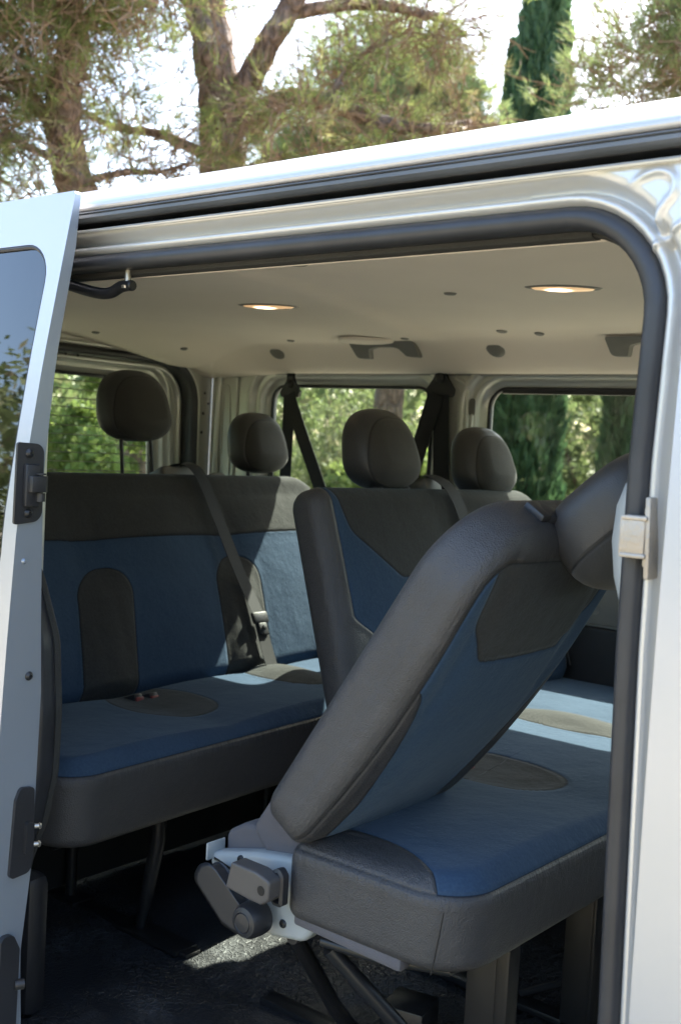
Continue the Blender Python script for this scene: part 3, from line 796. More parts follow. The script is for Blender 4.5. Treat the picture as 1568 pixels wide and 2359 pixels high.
# ---- double backrest of the second row (local y 0...94, z up)
def fn_double(m, x, y, z):
    hwl = .040 + z.step(.245, .18) * .060
    d = (hwl - y).smax(y - .905, .02).smax(z - .60, .02)
    dc = d.max(.058 - x)
    L = dc.step(-.0004, .0004)
    p = half(y, z, -1, -.25, .068, .455).smax(half(y, z, -.62, -.78, .118, .385), .02).smax(.310 - z, .012)
    D = p.step(.0004, -.0004)
    S = dc.abs().min(p.abs() + dc.max(0.0) * 10)
    return L, D, S
M_DOUBLE = seat_mat("double_backrest_cover", fn_double)
# ---- rear bench backrest (local y = world y, z up)
def fn_rear(m, x, y, z):
    dc = (.045 - x)
    L = dc.step(-.0004, .0004)
    top = (.355 - z) - y * .0
    def arch(c, hw, h, lean):
        a = y - c + (z - .15) * lean
        return box_sdf(m, a, z, 0, h - .5, hw, .5, hw * .98)
    a1 = arch(.578, .082, .312, -.2); a2 = arch(1.038, .084, .325, -.16)
    p = top.min(a1).min(a2) if False else (z * -1 + .385).min(a1).min(a2)
    D = p.step(.0004, -.0004)
    S = p.abs().min(dc.abs())
    return L, D, S
M_REAR = seat_mat("rear_backrest_cover", fn_rear)
# ---- bench cushions (local x = world x, y = world y, z up from the cushion's underside)
def fn_cush(xr, xf, yn, T, ins, gusset):
    def fn(m, x, y, z):
        dc = (T - .011 - z)
        if gusset:
            g = ((x - (xf - .20)) * (x - (xf - .20)) * 7.0 + .155 - .0).min(1.0) * -1 + .31      # curved patch on the near top edge
            gp = (y - (yn + .092) + (x - (xf - .235)) * (x - (xf - .235)) * 2.6).max(x - (xf - .055) - (y - yn) * .1)
            dc = dc.max(gp * -1)
        L = dc.step(-.0004, .0004); d00 = T - .011 - z
        p = None
        for (cx_, cy_, hx, hy) in ins:
            u = (x - cx_) / hx; v = (y - cy_ + (x - cx_) * .0) / hy
            e = ((u * u + v * v).sqrt() - 1) * hy * .9
            p = e if p is None else p.min(e)
        D = p.step(.0004, -.0004)
        return L, D, dc.abs().min(p.abs() + dc.max(0.0) * 10).min(d00.abs())
    return fn
def fn_head(m, x, y, z):
    p = box_sdf(m, y, z, 0, .095, .083, .078, .06).max(.075 - x)
    return (x * 0 + 1), (x * 0), p.abs()
def headmat():
    m = Mt("headrest_cover", (.036, .035, .034), .5)
    x, y, z = m.xyz()
    e = ((y * y) * (1 / .0072) + ((z - .088) * (z - .088)) * (1 / .0058)).sqrt() - 1
    dl = (x - .082).abs()                      # seam round the rim
    cl = (x - .082).step(-.0005, .0005)
    n = m.noise(600, 3); nb = m.noise(6, 3)
    c = m.mix(cl, m.mix(nb.step(.3, .7), (.036, .036, .036), (.046, .045, .045)), m.mix(n.step(.3, .7), (.030, .029, .027), (.044, .042, .038)))
    c = m.mix(1 - dl.step(.0006, .002), c, (.01, .01, .01))
    m.set('Base Color', c); m.set('Roughness', m.fmix(cl, .45, .85)); m.set('Sheen Weight', cl * .15)
    m.bump(m.fmix(cl, m.voro(620, 'SMOOTH_F1') * .6, n * .7) + dl.step(0, .005) * 2 + m.noise(20, 2) * 1.5, .001, .6)
    return m.mat
M_HEAD = headmat()
def fn_yzx(a, b, t): return (t, a, b)      # slab standing up: a = y, b = z, t = x
def fn_xyz(a, b, t): return (a, b, t)
def headrest(name, parent, loc, rot, lift=.0, s=1.0, posts=True):
    """built upright in its own frame: z = 0 is the underside; x forward"""
    out = []
    for k in range(64):
        an = 2 * math.pi * k / 64; ca, sa = math.cos(an), math.sin(an); q = 2 / 2.7
        x_ = .121 * math.copysign(abs(ca) ** q, ca); z_ = .099 + .103 * math.copysign(abs(sa) ** q, sa)
        out.append(Vector((x_ * (1 - .16 * (z_ / .2 - .4)), z_)))
    out = [p * s for p in out]
    def prof(a, b, t):
        k = b / (.187 * s); w = 1 - .28 * max(0, k) ** 1.6; dep = t / .125
        return ((t - .03) * w + .03 + (-.012 * k), a * (1 - .10 * dep), b)
    V, Fc = pillow(out, .125 * s, .05, .045, lambda a, b: .010 * (1 - min(1, (a / .1) ** 2)), .012, 12, prof)
    h = mesh(name, V, Fc, M_HEAD, parent, True, loc, rot)
    if posts:
        for sy in (-.052, .052):
            mb = MB(); mb.tube([(.050, sy, .02), (.050, sy, -.03 - lift), (.050, sy, -.10 - lift)], .0055, 12)
            o = mb.build("headrest_post", BLACKSTEEL, None); o.parent = h
    return h
def collar(parent, y, z, x, name="post_collar"):
    mb = MB(); mb.lathe([(.018, -.004), (.018, .004), (.0155, .008), (.009, .009), (1e-5, .009)], (x, y, z), (0, 0, 1), 18); o = mb.build(name, PLASTIC_B, None); o.parent = parent; return o
def bulge(c, w, h): return lambda a: h * max(0.0, 1 - ((a - c) / w) ** 2)
# =============== second row: folding single seat back + double backrest + shared cushion
b2 = empty("bench_seat", (-.95, .8, 0))
tag(b2, "front blue and black bench seat by the open side door, its nearest backrest folded forward", "bench seat", "bench seats in the van")
def bp(o, b=b2):
    o.parent = b; o.location = Vector(o.location) - Vector(b.location); return o
# single backrest, folded forward
LEAN = R(33)
def disp_single(a, b):
    d = .016 * (1 - (a / WS) ** 2) * math.sin(min(1, max(0, b / HS)) * math.pi) ** .6
    e = min(1, abs(abs(a) - .150) / .03); d += .006 * (1 - e) * (1 if b > .3 else .5) * -1
    q = max(0, 1 - ((b - .40) / .012) ** 2) if abs(a) < .13 else 0
    return d - .003 * q
out = rpoly([(-WS, .0), (WS, .0), (WS, HS), (-WS, HS)], [.05, .05, .12, .12], 12)
out = [Vector((p.x * (1 - .05 * max(0, 1 - p.y / .12)), p.y)) for p in out]
def fn_taper(a, b, t): return (t * (1 - .22 * ((b - .3) / .3) ** 2), a, b)
V, Fc = pillow(out, TS, .026, .030, disp_single, .013, 20, fn_taper, lambda a, b: -.006)
sb = bp(mesh("folded_backrest", V, Fc, M_SINGLE, None, True, (-1.088, .268, .506), (0, LEAN, 0)))
sb['label'] = "single backrest folded forward toward the front pillar"
h = headrest("headrest", sb, (.036, 0.055, HS - .040), (0, R(14), 0), .0, 1.0)
for sy in (-.052, .052):
    collar(sb, sy, HS + .002, .052)
mb = MB(); mb.box((.03, -.085, HS - .004), (.065, -.055, HS + .010), .004); o = mb.build("headrest_release", PLASTIC_B, None); o.parent = sb
# double backrest
RC = R(-17)
BX, BZ = -1.412, .445
def disp_double(a, b):
    d = 0
    for c in (.24, .70): d += .022 * max(0, 1 - ((a - c) / .23) ** 2) ** .7 * math.sin(min(1, max(0, b / .52)) * math.pi) ** .5
    return d
out = rpoly([(0.0, .0), (.93, .0), (.93, .515), (.0, .520)], [.05, .05, .10, .045], 10)
V, Fc = pillow(out, .088, .034, .03, disp_double, .015, 24, lambda a, b, t: (t * (1 - .2 * max(0, 1 - b / .25) ** 2) + .006, a, b))
db = bp(mesh("double_backrest", V, Fc, M_DOUBLE, None, True, (BX, .618, BZ), (0, RC, 0)))
for yc, n in ((.318, 0), (.755, 0)):
    headrest("headrest", db, (-.016, yc, .526 + (.006 if yc < .5 else -.012)), (0, R(8), 0), .0, .92 if yc < .5 else .90)
    for sy in (-.052, .052): collar(db, yc + sy, .518, .045)
# ---- belt on top of the double backrest
mb = MB(); mb.box((.0, .435, .50), (.07, .505, .548), .012); o = mb.build("belt_guide", PLASTIC_G, None); o.parent = db
mb = MB(); strap(mb, [(.02, .452, .552), (.07, .462, .548), (.112, .476, .50), (.121, .50, .40), (.124, .535, .28), (.122, .57, .15), (.12, .60, .02)], .045, (0, 1, .1)); o = mb.build("belt_strap", WEB, None, False); o.parent = db
# cushion
CZ = .352; CT = .118
c_out = rpoly([(-1.045, .095), (-.742, .095), (-.735, .5), (-.735, 1.56), (-1.40, 1.56), (-1.40, .56), (-1.12, .45)], [.025, .085, .3, .09, .05, .05, .05], 12)
ins2 = [(-1.04, .640, .155, .082), (-1.10, 1.075, .17, .070)]
def disp_c2(a, b):
    d = .0
    for c in (.33, .85, 1.31): d += .010 * max(0, 1 - ((b - c) / .24) ** 2)
    for (cx_, cy_, hx, hy) in ins2[1:]:
        e = ((a - cx_) / hx) ** 2 + ((b - cy_) / (hy * .9)) ** 2
        if e < 1: d += .022 * (1 - e)
    for (cx_, cy_, hx, hy) in ins2[:1]:
        e = ((a - cx_) / hx) ** 2 + ((b - cy_) / hy) ** 2
        if e < 1: d -= .005 * min(1, (1 - e) * 2.5)
    d += .012 * max(0, (a + .95) / .25) * (1 if a < -.7 else 1) 
    return d
V, Fc = pillow(c_out, CT, .030, .020, disp_c2, .014, 30, fn_xyz)
V = [(v[0], v[1], v[2] + .03 * max(0, (.75 - v[1])) * 0) for v in V]
M_CUSH2 = seat_mat("front_cushion_cover", fn_cush(-1.08, -.73, .095, CT, ins2, True))
cu2 = bp(mesh("cushion", V, Fc, M_CUSH2, None, True, (0, 0, CZ), (0, 0, 0)))
mb = MB()       # vertical side seam and folded hem
mb.tube(smooth_path([(-.770, .0935, .095), (-.776, .0925, .05), (-.784, .094, .006)], 4), .0011, 6)
o = mb.build("side_seam", BLACKSTEEL, None); o.parent = cu2
# felt skirts and covers at the hinge
mb = MB(); mb.box((-1.035, .103, .340), (-.84, .130, .360), .005, (('Y'), R(2)))
bp(mb.build("felt_skirt", FELT, None))
V, Fc = pillow(rpoly([(-1.104, .41), (-1.045, .41), (-1.035, .47), (-1.05, .54), (-1.09, .54), (-1.118, .50), (-1.148, .455)], [.012, .012, .02, .02, .02, .02, .02], 5), .06, .008, .008, None, .008, 8, lambda a, b, t: (a, .186 - t, b))
bp(mesh("felt_hinge_cover", V, Fc, FELT))
V, Fc = pillow(rpoly([(-1.210, .39), (-1.09, .39), (-1.09, .445), (-1.13, .457), (-1.175, .452), (-1.212, .43)], [.012, .012, .02, .02, .025, .02], 5), .09, .010, .010, None, .008, 8, lambda a, b, t: (a, .225 - t, b))
bp(mesh("felt_end_cover", V, Fc, FELT))
# pale recliner cover, lever, knob, buckle box
RY = .116
V, Fc = pillow(rpoly([(-1.215, .402), (-1.218, .385), (-1.20, .355), (-1.12, .315), (-1.085, .307), (-1.02, .318), (-1.0, .34), (-1.01, .43), (-1.032, .441), (-1.12, .427)], [.006, .01, .03, .04, .03, .03, .02, .02, .012, .05], 6), .028, .009, .004, None, .008, 8, lambda a, b, t: (a, RY + .020 - t, b))
rc = bp(mesh("recliner_cover", V, Fc, PLASTIC_W))
mb = MB(); mb.box((-1.214, .095, .392), (-1.210, .135, .420), .002); o = mb.build("cover_flange", PLASTIC_W, None); o.parent = rc
def ry(o): o.parent = rc; return o
mb = MB(); mb.lathe([(.026, .0), (.027, .010), (.026, .028), (.022, .036), (.0155, .0385), (.0145, .037), (.0135, .0385), (1e-5, .040)], (-1.089, .090, .344), (0, -1, 0), 32); ry(mb.build("recliner_knob", PLASTIC_B, None))
V, Fc = pillow(rpoly([(-1.197, .378), (-1.188, .394), (-1.174, .401), (-1.163, .397), (-1.100, .352), (-1.108, .325), (-1.135, .330)], [.006, .01, .01, .01, .005, .005, .01], 5), .026, .008, .003, None, .006, 6, lambda a, b, t: (a, .076 - t + .012, b))
ry(mesh("recliner_lever", V, Fc, PLASTIC_B))
# buckle
bo = rpoly([(-1.150, .425), (-1.163, .392), (-1.118, .362), (-1.088, .352), (-1.078, .358), (-1.078, .395), (-1.095, .404)], [.004, .004, .01, .010, .008, .008, .01], 6)
bo = rpoly([(-1.110, .432), (-1.120, .391), (-1.071, .386), (-1.048, .385), (-1.034, .395), (-1.033, .424), (-1.062, .431)], [.004, .004, .012, .010, .008, .008, .010], 6)
V, Fc = pillow(bo, .030, .0035, .003, None, .005, 5, lambda a, b, t: (a, .074 - t, b))
bk = bp(mesh("buckle_box", V, Fc, simple("buckle_plastic", (.07, .064, .06), .42, 0, 900, .0003, .08)))
mb = MB(); mb.lathe([(.0072, -.001), (.0072, .0004), (.0055, .0004), (1e-5, .0002)], (-1.048, .0440, .407), (0, -1, 0), 18); o = mb.build("buckle_button", simple("dark_hole", (.004, .004, .004), .6), None); o.parent = bk
mb = MB(); mb.add(*sweep2(resample(rpoly([(-1.050, .380), (-1.030, .380), (-1.030, .425), (-1.038, .434), (-1.050, .430)], .006, 4), .005), [(.001, .082), (.001, .070), (-.004, .068), (-.005, .082)], ff, True))
mb.box((-1.050, .060, .398), (-1.034, .074, .415), .003)
o = mb.build("buckle_bracket", PLASTIC_B, None); o.parent = bk
for x_, z_ in ((-1.058, .336), (-1.150, .408)):
    mb = MB(); mb.lathe([(.0065, -.001), (.0065, .001), (.005, .003), (.0025, .0035), (.002, .0015), (1e-5, .0015)], (x_, .1075, z_), (0, -1, 0), 18); ry(mb.build("cover_screw", BLACKSTEEL, None))
# frame and legs of the second row
fr = MB(); fr.tube([(-.99, .120, .328), (-.90, .125, .333), (-.80, .16, .336), (-.78, .30, .336), (-.78, 1.54, .336)], .008, 12)
fr.tube([(-1.05, .12, .315), (-1.05, 1.54, .315)], .012, 12); bp(fr.build("seat_frame", BLACKSTEEL, None))
def leg(parent, mb, mat=BLACKSTEEL, name="leg"): return bp(mb.build(name, mat, None), parent)
leg(b2, MB().tube([(-1.085, .14, .33), (-1.10, .30, .12), (-1.12, .40, .02)], .013, 12).box((-1.17, .36, -.002), (-1.06, .46, .012), .003), BLACKSTEEL)
leg(b2, MB().tube([(-.985, .13, .315), (-.80, .30, .05), (-.78, .32, .01)], .0125, 12))
leg(b2, MB().box((-.915, .40, -.005), (-.860, .428, .34), .004, (('X'), R(0))).box((-.860, .396, -.005), (-.835, .432, .34), .004), DARKSTEEL)
leg(b2, MB().box((-.905, .72, -.005), (-.850, .748, .34), .004).box((-.850, .716, -.005), (-.842, .752, .34), .003), DARKSTEEL)
leg(b2, MB().box((-.92, 1.28, -.005), (-.86, 1.31, .34), .004), BLACKSTEEL)
fr = MB(); fr.box((-1.35, .39, .002), (-.70, .43, .016), .003); fr.box((-1.35, .72, .002), (-.70, .76, .016), .003); fr.box((-1.10, .42, .0), (-1.02, .50, .09), .004, (('Z'), R(12)))
fr.tube([(-1.0, .75, .02), (-.93, .76, .06), (-.90, .76, .09)], .008, 10); bp(fr.build("floor_rail", BLACKSTEEL, None))
mb = MB(); mb.box((-1.005, .565, .035), (-.985, .600, .06), .004, (('Y'), R(30))); mb2 = None
for dx, dy in ((-1.135, .60), (-1.10, .64)):
    mb = MB(); mb.box((dx - .012, dy - .022, .455), (dx + .03, dy + .004, .478), .004, (('Y'), R(-25))); o = bp(mb.build("buckle", PLASTIC_B, None))
    mb = MB(); mb.box((dx + .026, dy - .018, .461), (dx + .032, dy + .0, .473), .001, (('Y'), R(-25))); o2 = mb.build("buckle_release", RED, None); o2.parent = o; o2.location = (0, 0, 0)
# =============== third row bench
b3 = empty("bench_seat", (-1.85, .75, 0))
tag(b3, "rear blue and black bench seat across the back of the van, backrests upright", "bench seat", "bench seats in the van")
RB = R(-26)
def disp_rear(a, b):
    d = 0
    for c, w in ((.33, .21), (.82, .20), (1.30, .21)): d += .020 * max(0, 1 - ((a - c) / w) ** 2) ** .6 * math.sin(min(1, max(0, b / .5)) * math.pi) ** .5
    for c, w, ln in ((.578, .082, .2), (1.038, .076, .16)):
        if b < .315: e = max(0, 1 - ((a - c - (b - .15) * ln) / w) ** 2); d += .022 * e * min(1, (.315 - b) / .08)
    d += .004 * (1 if b > .385 else 0)
    return d
out = rpoly([(.10, .0), (1.43, .0), (1.525, .30), (1.525, .575), (.10, .575)], [.04, .05, .2, .11, .06], 10)
V, Fc = pillow(out, .105, .030, .03, disp_rear, .014, 34, fn_yzx)
rb_ = bp(mesh("backrest", V, Fc, M_REAR, None, True, (-2.090, 0, .395), (0, RB, 0)), b3)
for yc, up in ((.40, .035), (.895, .122), (1.352, .035)):
    headrest("headrest", rb_, (-.005, yc, .586 + up), (0, R(19), 0), up, (.95 if up > .1 else .90))
    for sy in (-.052, .052): collar(rb_, yc + sy, .575, .045)
mb = MB(); mb.box((.0, .925, .555), (.08, 1.075, .606), .018, None, None, 3); o = mb.build("belt_guide", PLASTIC_G, None); o.parent = rb_
mb = MB(); mb.box((.01, 1.13, .555), (.06, 1.19, .597), .014, None, None, 3); o = mb.build("backrest_latch", PLASTIC_G, None); o.parent = rb_
mb = MB(); strap(mb, [(.03, .985, .609), (.085, 1.00, .607), (.124, 1.012, .56), (.130, 1.03, .42), (.134, 1.045, .28), (.143, 1.062, .145)], .042, (0, 1, .1))
strap(mb, [(.143, 1.062, .135), (.140, 1.06, .05), (.14, 1.06, -.02)], .043, (0, 1, 0)); o = mb.build("belt_strap", WEB, None, False); o.parent = rb_
mb = MB(); mb.box((.138, 1.035, .118), (.150, 1.091, .150), .005); mb.box((.140, 1.047, .085), (.149, 1.079, .12), .004); mb.lathe([(.007, .0), (.006, .004), (1e-5, .005)], (.150, 1.063, .105), (1, 0, 0), 14)
o = mb.build("belt_tongue", PLASTIC_B, None); o.parent = rb_
ins3 = [(-1.885, .600, .15, .105), (-1.92, 1.055, .15, .085)]
def disp_c3(a, b):
    d = 0
    for c in (.30, .82, 1.27): d += .012 * max(0, 1 - ((b - c) / .25) ** 2)
    cx_, cy_, hx, hy = ins3[1]; e = ((a - cx_) / hx) ** 2 + ((b - cy_) / hy) ** 2
    if e < 1: d += .022 * (1 - e)
    return d + .012 * max(0, (a + 1.85) / .25)
c_out = rpoly([(-2.02, .10), (-1.575, .10), (-1.600, .8), (-1.640, 1.45), (-2.02, 1.45)], [.04, .08, .5, .08, .04], 12)
V, Fc = pillow(c_out, .145, .030, .02, disp_c3, .014, 30, fn_xyz)
M_CUSH3 = seat_mat("rear_cushion_cover", fn_cush(-2.02, -1.6, .10, .145, ins3, False))
bp(mesh("cushion", V, Fc, M_CUSH3, None, True, (0, 0, .292)), b3)
for dx, dy in ((-1.965, .585), (-1.955, .622)):
    mb = MB(); mb.box((dx - .02, dy - .013, .418), (dx + .024, dy + .013, .446), .004, (('Y'), R(-20))); o = bp(mb.build("buckle", PLASTIC_B, None), b3)
    mb = MB(); mb.box((dx + .016, dy - .011, .4325), (dx + .027, dy + .011, .4445), .001, (('Y'), R(-20))); o2 = mb.build("buckle_release", RED, None); o2.parent = o
fr = MB(); fr.tube([(-1.66, .14, .285), (-1.66, 1.42, .285)], .012, 12); fr.tube([(-1.98, .14, .285), (-1.98, 1.42, .285)], .012, 12)
for y in (.30, .80, 1.30): fr.tube([(-1.66, y, .285), (-1.98, y, .285)], .010, 10)
bp(fr.build("seat_frame", BLACKSTEEL, None), b3)
for y in (.44, 1.08):
    leg(b3, MB().tube([(-1.70, y, .285), (-1.70, y, .21), (-1.74, y, .01)], [.016, .0165, .0125], 14).box((-1.80, y - .03, .0), (-1.60, y + .03, .010), .002))
    leg(b3, MB().tube([(-1.98, y, .285), (-1.98, y, .01)], .0125, 12).box((-2.03, y - .03, .0), (-1.93, y + .03, .010), .002))
for y in (.42, 1.06): bp(MB().box((-2.05, y, .001), (-1.58, y + .04, .007), .001).build("floor_rail", BLACKSTEEL, None), b3)
bp(MB().box((-2.035, .04, .012), (-2.022, 1.40, .300), .004).build("added_shade_panel", simple("shade_panel_black", (.012, .012, .012), .95, 0, 500, .001), None), b3)  # added black sheet: hides sunlit floor, keeps the space under the bench dark
# small side label on the far end of the second row backrest
mb = MB(); mb.box((.1005, .885, .04), (.102, .893, .075), .0003); o = mb.build("care_label", PLASTIC_B, None); o.parent = db
# ---------------------------------------------------------------- ground and vegetation
def ground_mat():
    m = Mt("dry_ground", (.3, .25, .19), .95)
    n = m.noise(.35, 5, .6); n2 = m.noise(9, 5, .65)
    c = m.mix(n.step(.42, .62), (.36, .31, .24), (.12, .13, .055)); c2 = m.mix(n2.step(.35, .7) * .5, c, (.20, .16, .11))
    m.set('Base Color', c2); m.bump(n2 + m.noise(60, 3) * .4, .03, .6); return m.mat
GM = ground_mat()
V = []; Fc = []; rr = [0, 2, 4, 6, 9, 13, 18, 25, 34, 46, 62, 85, 120, 170, 240, 350]; na = 72
def gz(x, y):
    d = math.hypot(x + 1, y - .8); s = max(0, d - 7)
    return -.55 + (.05 * math.sin(x * .7) * math.cos(y * .6) * min(1, s / 4)) + .05 * min(s, 40) * max(0, math.sin(math.atan2(y, x) - .3)) * .5
for r in rr:
    for k in range(na):
        a = 2 * math.pi * k / na; x, y = -1 + r * math.cos(a), .8 + r * math.sin(a); V.append((x, y, gz(x, y)))
for i in range(len(rr) - 1):
    for k in range(na): Fc.append((i * na + k, i * na + (k + 1) % na, (i + 1) * na + (k + 1) % na, (i + 1) * na + k))
g = mesh("ground", V, Fc, GM); tag(g, "dry sandy ground around and beyond the van", None, None, 'structure')
g['category'] = "ground"
def leaf_mat(name, c1, c2, c3, trans=.35, rough=.6):
    m = Mt(name, c1, rough); t = m.t
    gi = t.nodes.new('ShaderNodeNewGeometry'); rnd = E(m, gi.outputs['Random Per Island'])
    nb = m.noise(1.1, 3); c = m.mix(rnd, c1, c2); c = m.mix(nb.step(.5, .68), c, c3)
    m.set('Base Color', c)
    tl = t.nodes.new('ShaderNodeBsdfTranslucent'); t.links.new(c, tl.inputs[0]); mx = t.nodes.new('ShaderNodeMixShader'); mx.inputs[0].default_value = trans
    t.links.new(m.b.outputs[0], mx.inputs[1]); t.links.new(tl.outputs[0], mx.inputs[2]); t.links.new(mx.outputs[0], m.out.inputs[0])
    return m.mat
NEEDLE = leaf_mat("pine_needles", (.13, .18, .05), (.22, .25, .075), (.24, .18, .10), .5)
NEEDLE2 = leaf_mat("sunlit_pine_needles", (.18, .25, .09), (.30, .35, .13), (.26, .25, .12), .5)
TWIGM = simple("dead_twigs", (.27, .185, .125), .9)
CYP = leaf_mat("cypress_foliage", (.045, .095, .045), (.08, .15, .06), (.055, .09, .04), .35)
BUSHM = leaf_mat("bush_leaves", (.14, .21, .05), (.30, .35, .10), (.16, .17, .07), .55)
WOODM = leaf_mat("woodland_leaves", (.11, .15, .06), (.22, .26, .10), (.19, .17, .10), .5)
def bark_mat():
    m = Mt("pine_bark", (.2, .14, .1), .95)
    v = m.voro(15, 'DISTANCE_TO_EDGE', (1, 1, .3)); n = m.noise(14, 5, .7); v = v + (n - .5) * .35
    c = m.mix(n.step(.3, .7), (.13, .085, .06), (.30, .20, .15)); c = m.mix((1 - v.step(0, .12)) * .4, c, (.035, .025, .02)); c = m.mix(m.noise(2, 3).step(.55, .7) * .6, c, (.26, .23, .21))
    m.set('Base Color', c); m.bump(v.step(0, .25) + n * .6, .035, .9); return m.mat
BARK = bark_mat()
def fast_mesh(name, V, Fn, mat, parent=None, loc=None):
    """V (n,3) array, faces all of Fn vertices in order"""
    me = bpy.data.meshes.new(name); nv = len(V); nf_ = nv // Fn
    me.vertices.add(nv); me.vertices.foreach_set('co', np.asarray(V, np.float32).ravel())
    me.loops.add(nf_ * Fn); me.loops.foreach_set('vertex_index', np.arange(nf_ * Fn, dtype=np.int32))
    me.polygons.add(nf_); me.polygons.foreach_set('loop_start', np.arange(nf_, dtype=np.int32) * Fn)
    me.materials.append(mat); me.update(); me.validate()
    o = bpy.data.objects.new(name, me); link(o)
    if parent: o.parent = parent
    if loc: o.location = loc
    return o
def unit(a): return a / np.maximum(np.linalg.norm(a, axis=-1, keepdims=True), 1e-9)
def tufts(cent, dirs, L, W, n):
    """needle brushes: n needles per tuft as thin triangles"""
    N = len(cent); d = np.repeat(unit(dirs), n, 0) + rng.normal(0, .45, (N * n, 3)); d = unit(d)
    base = np.repeat(cent, n, 0) + rng.normal(0, .018, (N * n, 3)); ll = L * rng.uniform(.7, 1.2, (N * n, 1))
    sd = unit(np.cross(d, rng.normal(0, 1, (N * n, 3)))) * W * .5
    return np.stack([base - sd, base + sd, base + d * ll], 1).reshape(-1, 3)
def quads(cent, up, L, W):
    N = len(cent); u = unit(up) * L[:, None] * .5; s = unit(np.cross(u, rng.normal(0, 1, (N, 3)))) * W[:, None] * .5
    return np.stack([cent - u * 1.0, cent + s, cent + u, cent - s], 1).reshape(-1, 3)
def twig_lines(starts, dirs, L, droop, seg=4):
    """wandering twigs: arrays of points (N, seg+1, 3)"""
    N = len(starts); P = [starts]; d = unit(dirs)
    for k in range(seg):
        d = unit(d + rng.normal(0, .28, (N, 3)) + np.array([0, 0, -droop])); P.append(P[-1] + d * (L / seg)[:, None])
    return np.stack(P, 1)
def twig_mesh(P, r):
    """thin ribbons crossed, as quads"""
    A = P[:, :-1].reshape(-1, 3); B = P[:, 1:].reshape(-1, 3); t = unit(B - A); out = []
    s = unit(np.cross(t, rng.normal(0, 1, t.shape))); s2 = np.cross(t, s)
    for q in (s, s2): out.append(np.stack([A - q * r, A + q * r, B + q * r * .7, B - q * r * .7], 1).reshape(-1, 3))
    return np.concatenate(out)
def pine(label, base, trunk, limbs, clumps, needle=NEEDLE, group="pines around the van", tl=.09, dead=.6, tn=10, tw=.0055):
    """trunk / limbs: lists of (points, r0, r1), world space; clumps: (centre, radii, twig count)"""
    t = empty("pine_tree", base); tag(t, label, "tree", group)
    mb = MB(); allp = []
    for (pts, r0, r1) in trunk + limbs:
        P = smooth_path(pts, 6); n = len(P); P = [p + Vector((random.gauss(0, r0 * .06), random.gauss(0, r0 * .06), 0)) for p in P]
        mb.tube(P, [r0 + (r1 - r0) * i / (n - 1) for i in range(n)], 12); allp += [(P, r0)]
    tr = mb.build("trunk", BARK, None); tr.parent = t; tr.location = -Vector(base)
    S = []; Dn = []; Ln = []
    for (pts, r0, r1) in limbs:
        P = smooth_path(pts, 6)
        for i in range(int(len(P) * 3)):
            j = random.randrange(len(P) // 6, len(P)); p = P[j]; S.append(p[:]); v = Vector((random.gauss(0, 1), random.gauss(0, 1), random.gauss(.1, .6))).normalized()
            Dn.append(v[:]); Ln.append(random.uniform(.25, .7))
    for (c, rad, cnt) in clumps:
        a = unit(rng.normal(0, 1, (cnt, 3))) * rng.uniform(.15, 1, (cnt, 1)) ** .5
        # break the mass into separate boughs
        k = max(3, cnt // 28); hubs = unit(rng.normal(0, 1, (k, 3))) * rng.uniform(.2, .95, (k, 1)); idx = rng.integers(0, k, cnt)
        a = hubs[idx] + rng.normal(0, .17, (cnt, 3))
        p = np.array(c) + a * np.array(rad); S += [tuple(q) for q in p]
        dd = unit((a - hubs[idx]) + rng.normal(0, .3, (cnt, 3)) + a * .3 + np.array([0, 0, .1])); Dn += [tuple(q) for q in dd]; Ln += list(rng.uniform(.2, .55, cnt))
    S = np.array(S); Dn = np.array(Dn); Ln = np.array(Ln)
    P = twig_lines(S, Dn, Ln, .06)
    # side twigs
    q = np.repeat(P[:, 2:4].reshape(-1, 3), 2, 0); dq = np.repeat(unit(P[:, 3:5] - P[:, 2:4]).reshape(-1, 3), 2, 0) + rng.normal(0, .7, (len(q), 3))
    P2 = twig_lines(q, dq, rng.uniform(.1, .28, len(q)), -.05, 3)
    tw_ = np.concatenate([twig_mesh(P, .0055), twig_mesh(P2, .0032)])
    b = fast_mesh("twigs", tw_, 4, TWIGM, tr); 
    keep = rng.random(len(P2)) > dead
    ce = np.concatenate([P2[keep][:, -1], P2[keep][:, 2], P[:, -1][rng.random(len(P)) > dead * .6]])
    di = np.concatenate([unit(P2[keep][:, -1] - P2[keep][:, -2])] * 2 + [unit(P[:, -1] - P[:, -2])[:0]]) if False else None
    d1 = unit(P2[keep][:, -1] - P2[keep][:, -2]) + np.array([0, 0, .35])
    d3 = rng.normal(0, .4, (len(ce) - 2 * len(d1), 3)) + np.array([0, 0, .6])
    T = tufts(ce, np.concatenate([d1, d1, d3]), tl, tw, tn)
    o = fast_mesh("crown", T, 3, needle, t); o.location = -Vector(base)
    return t
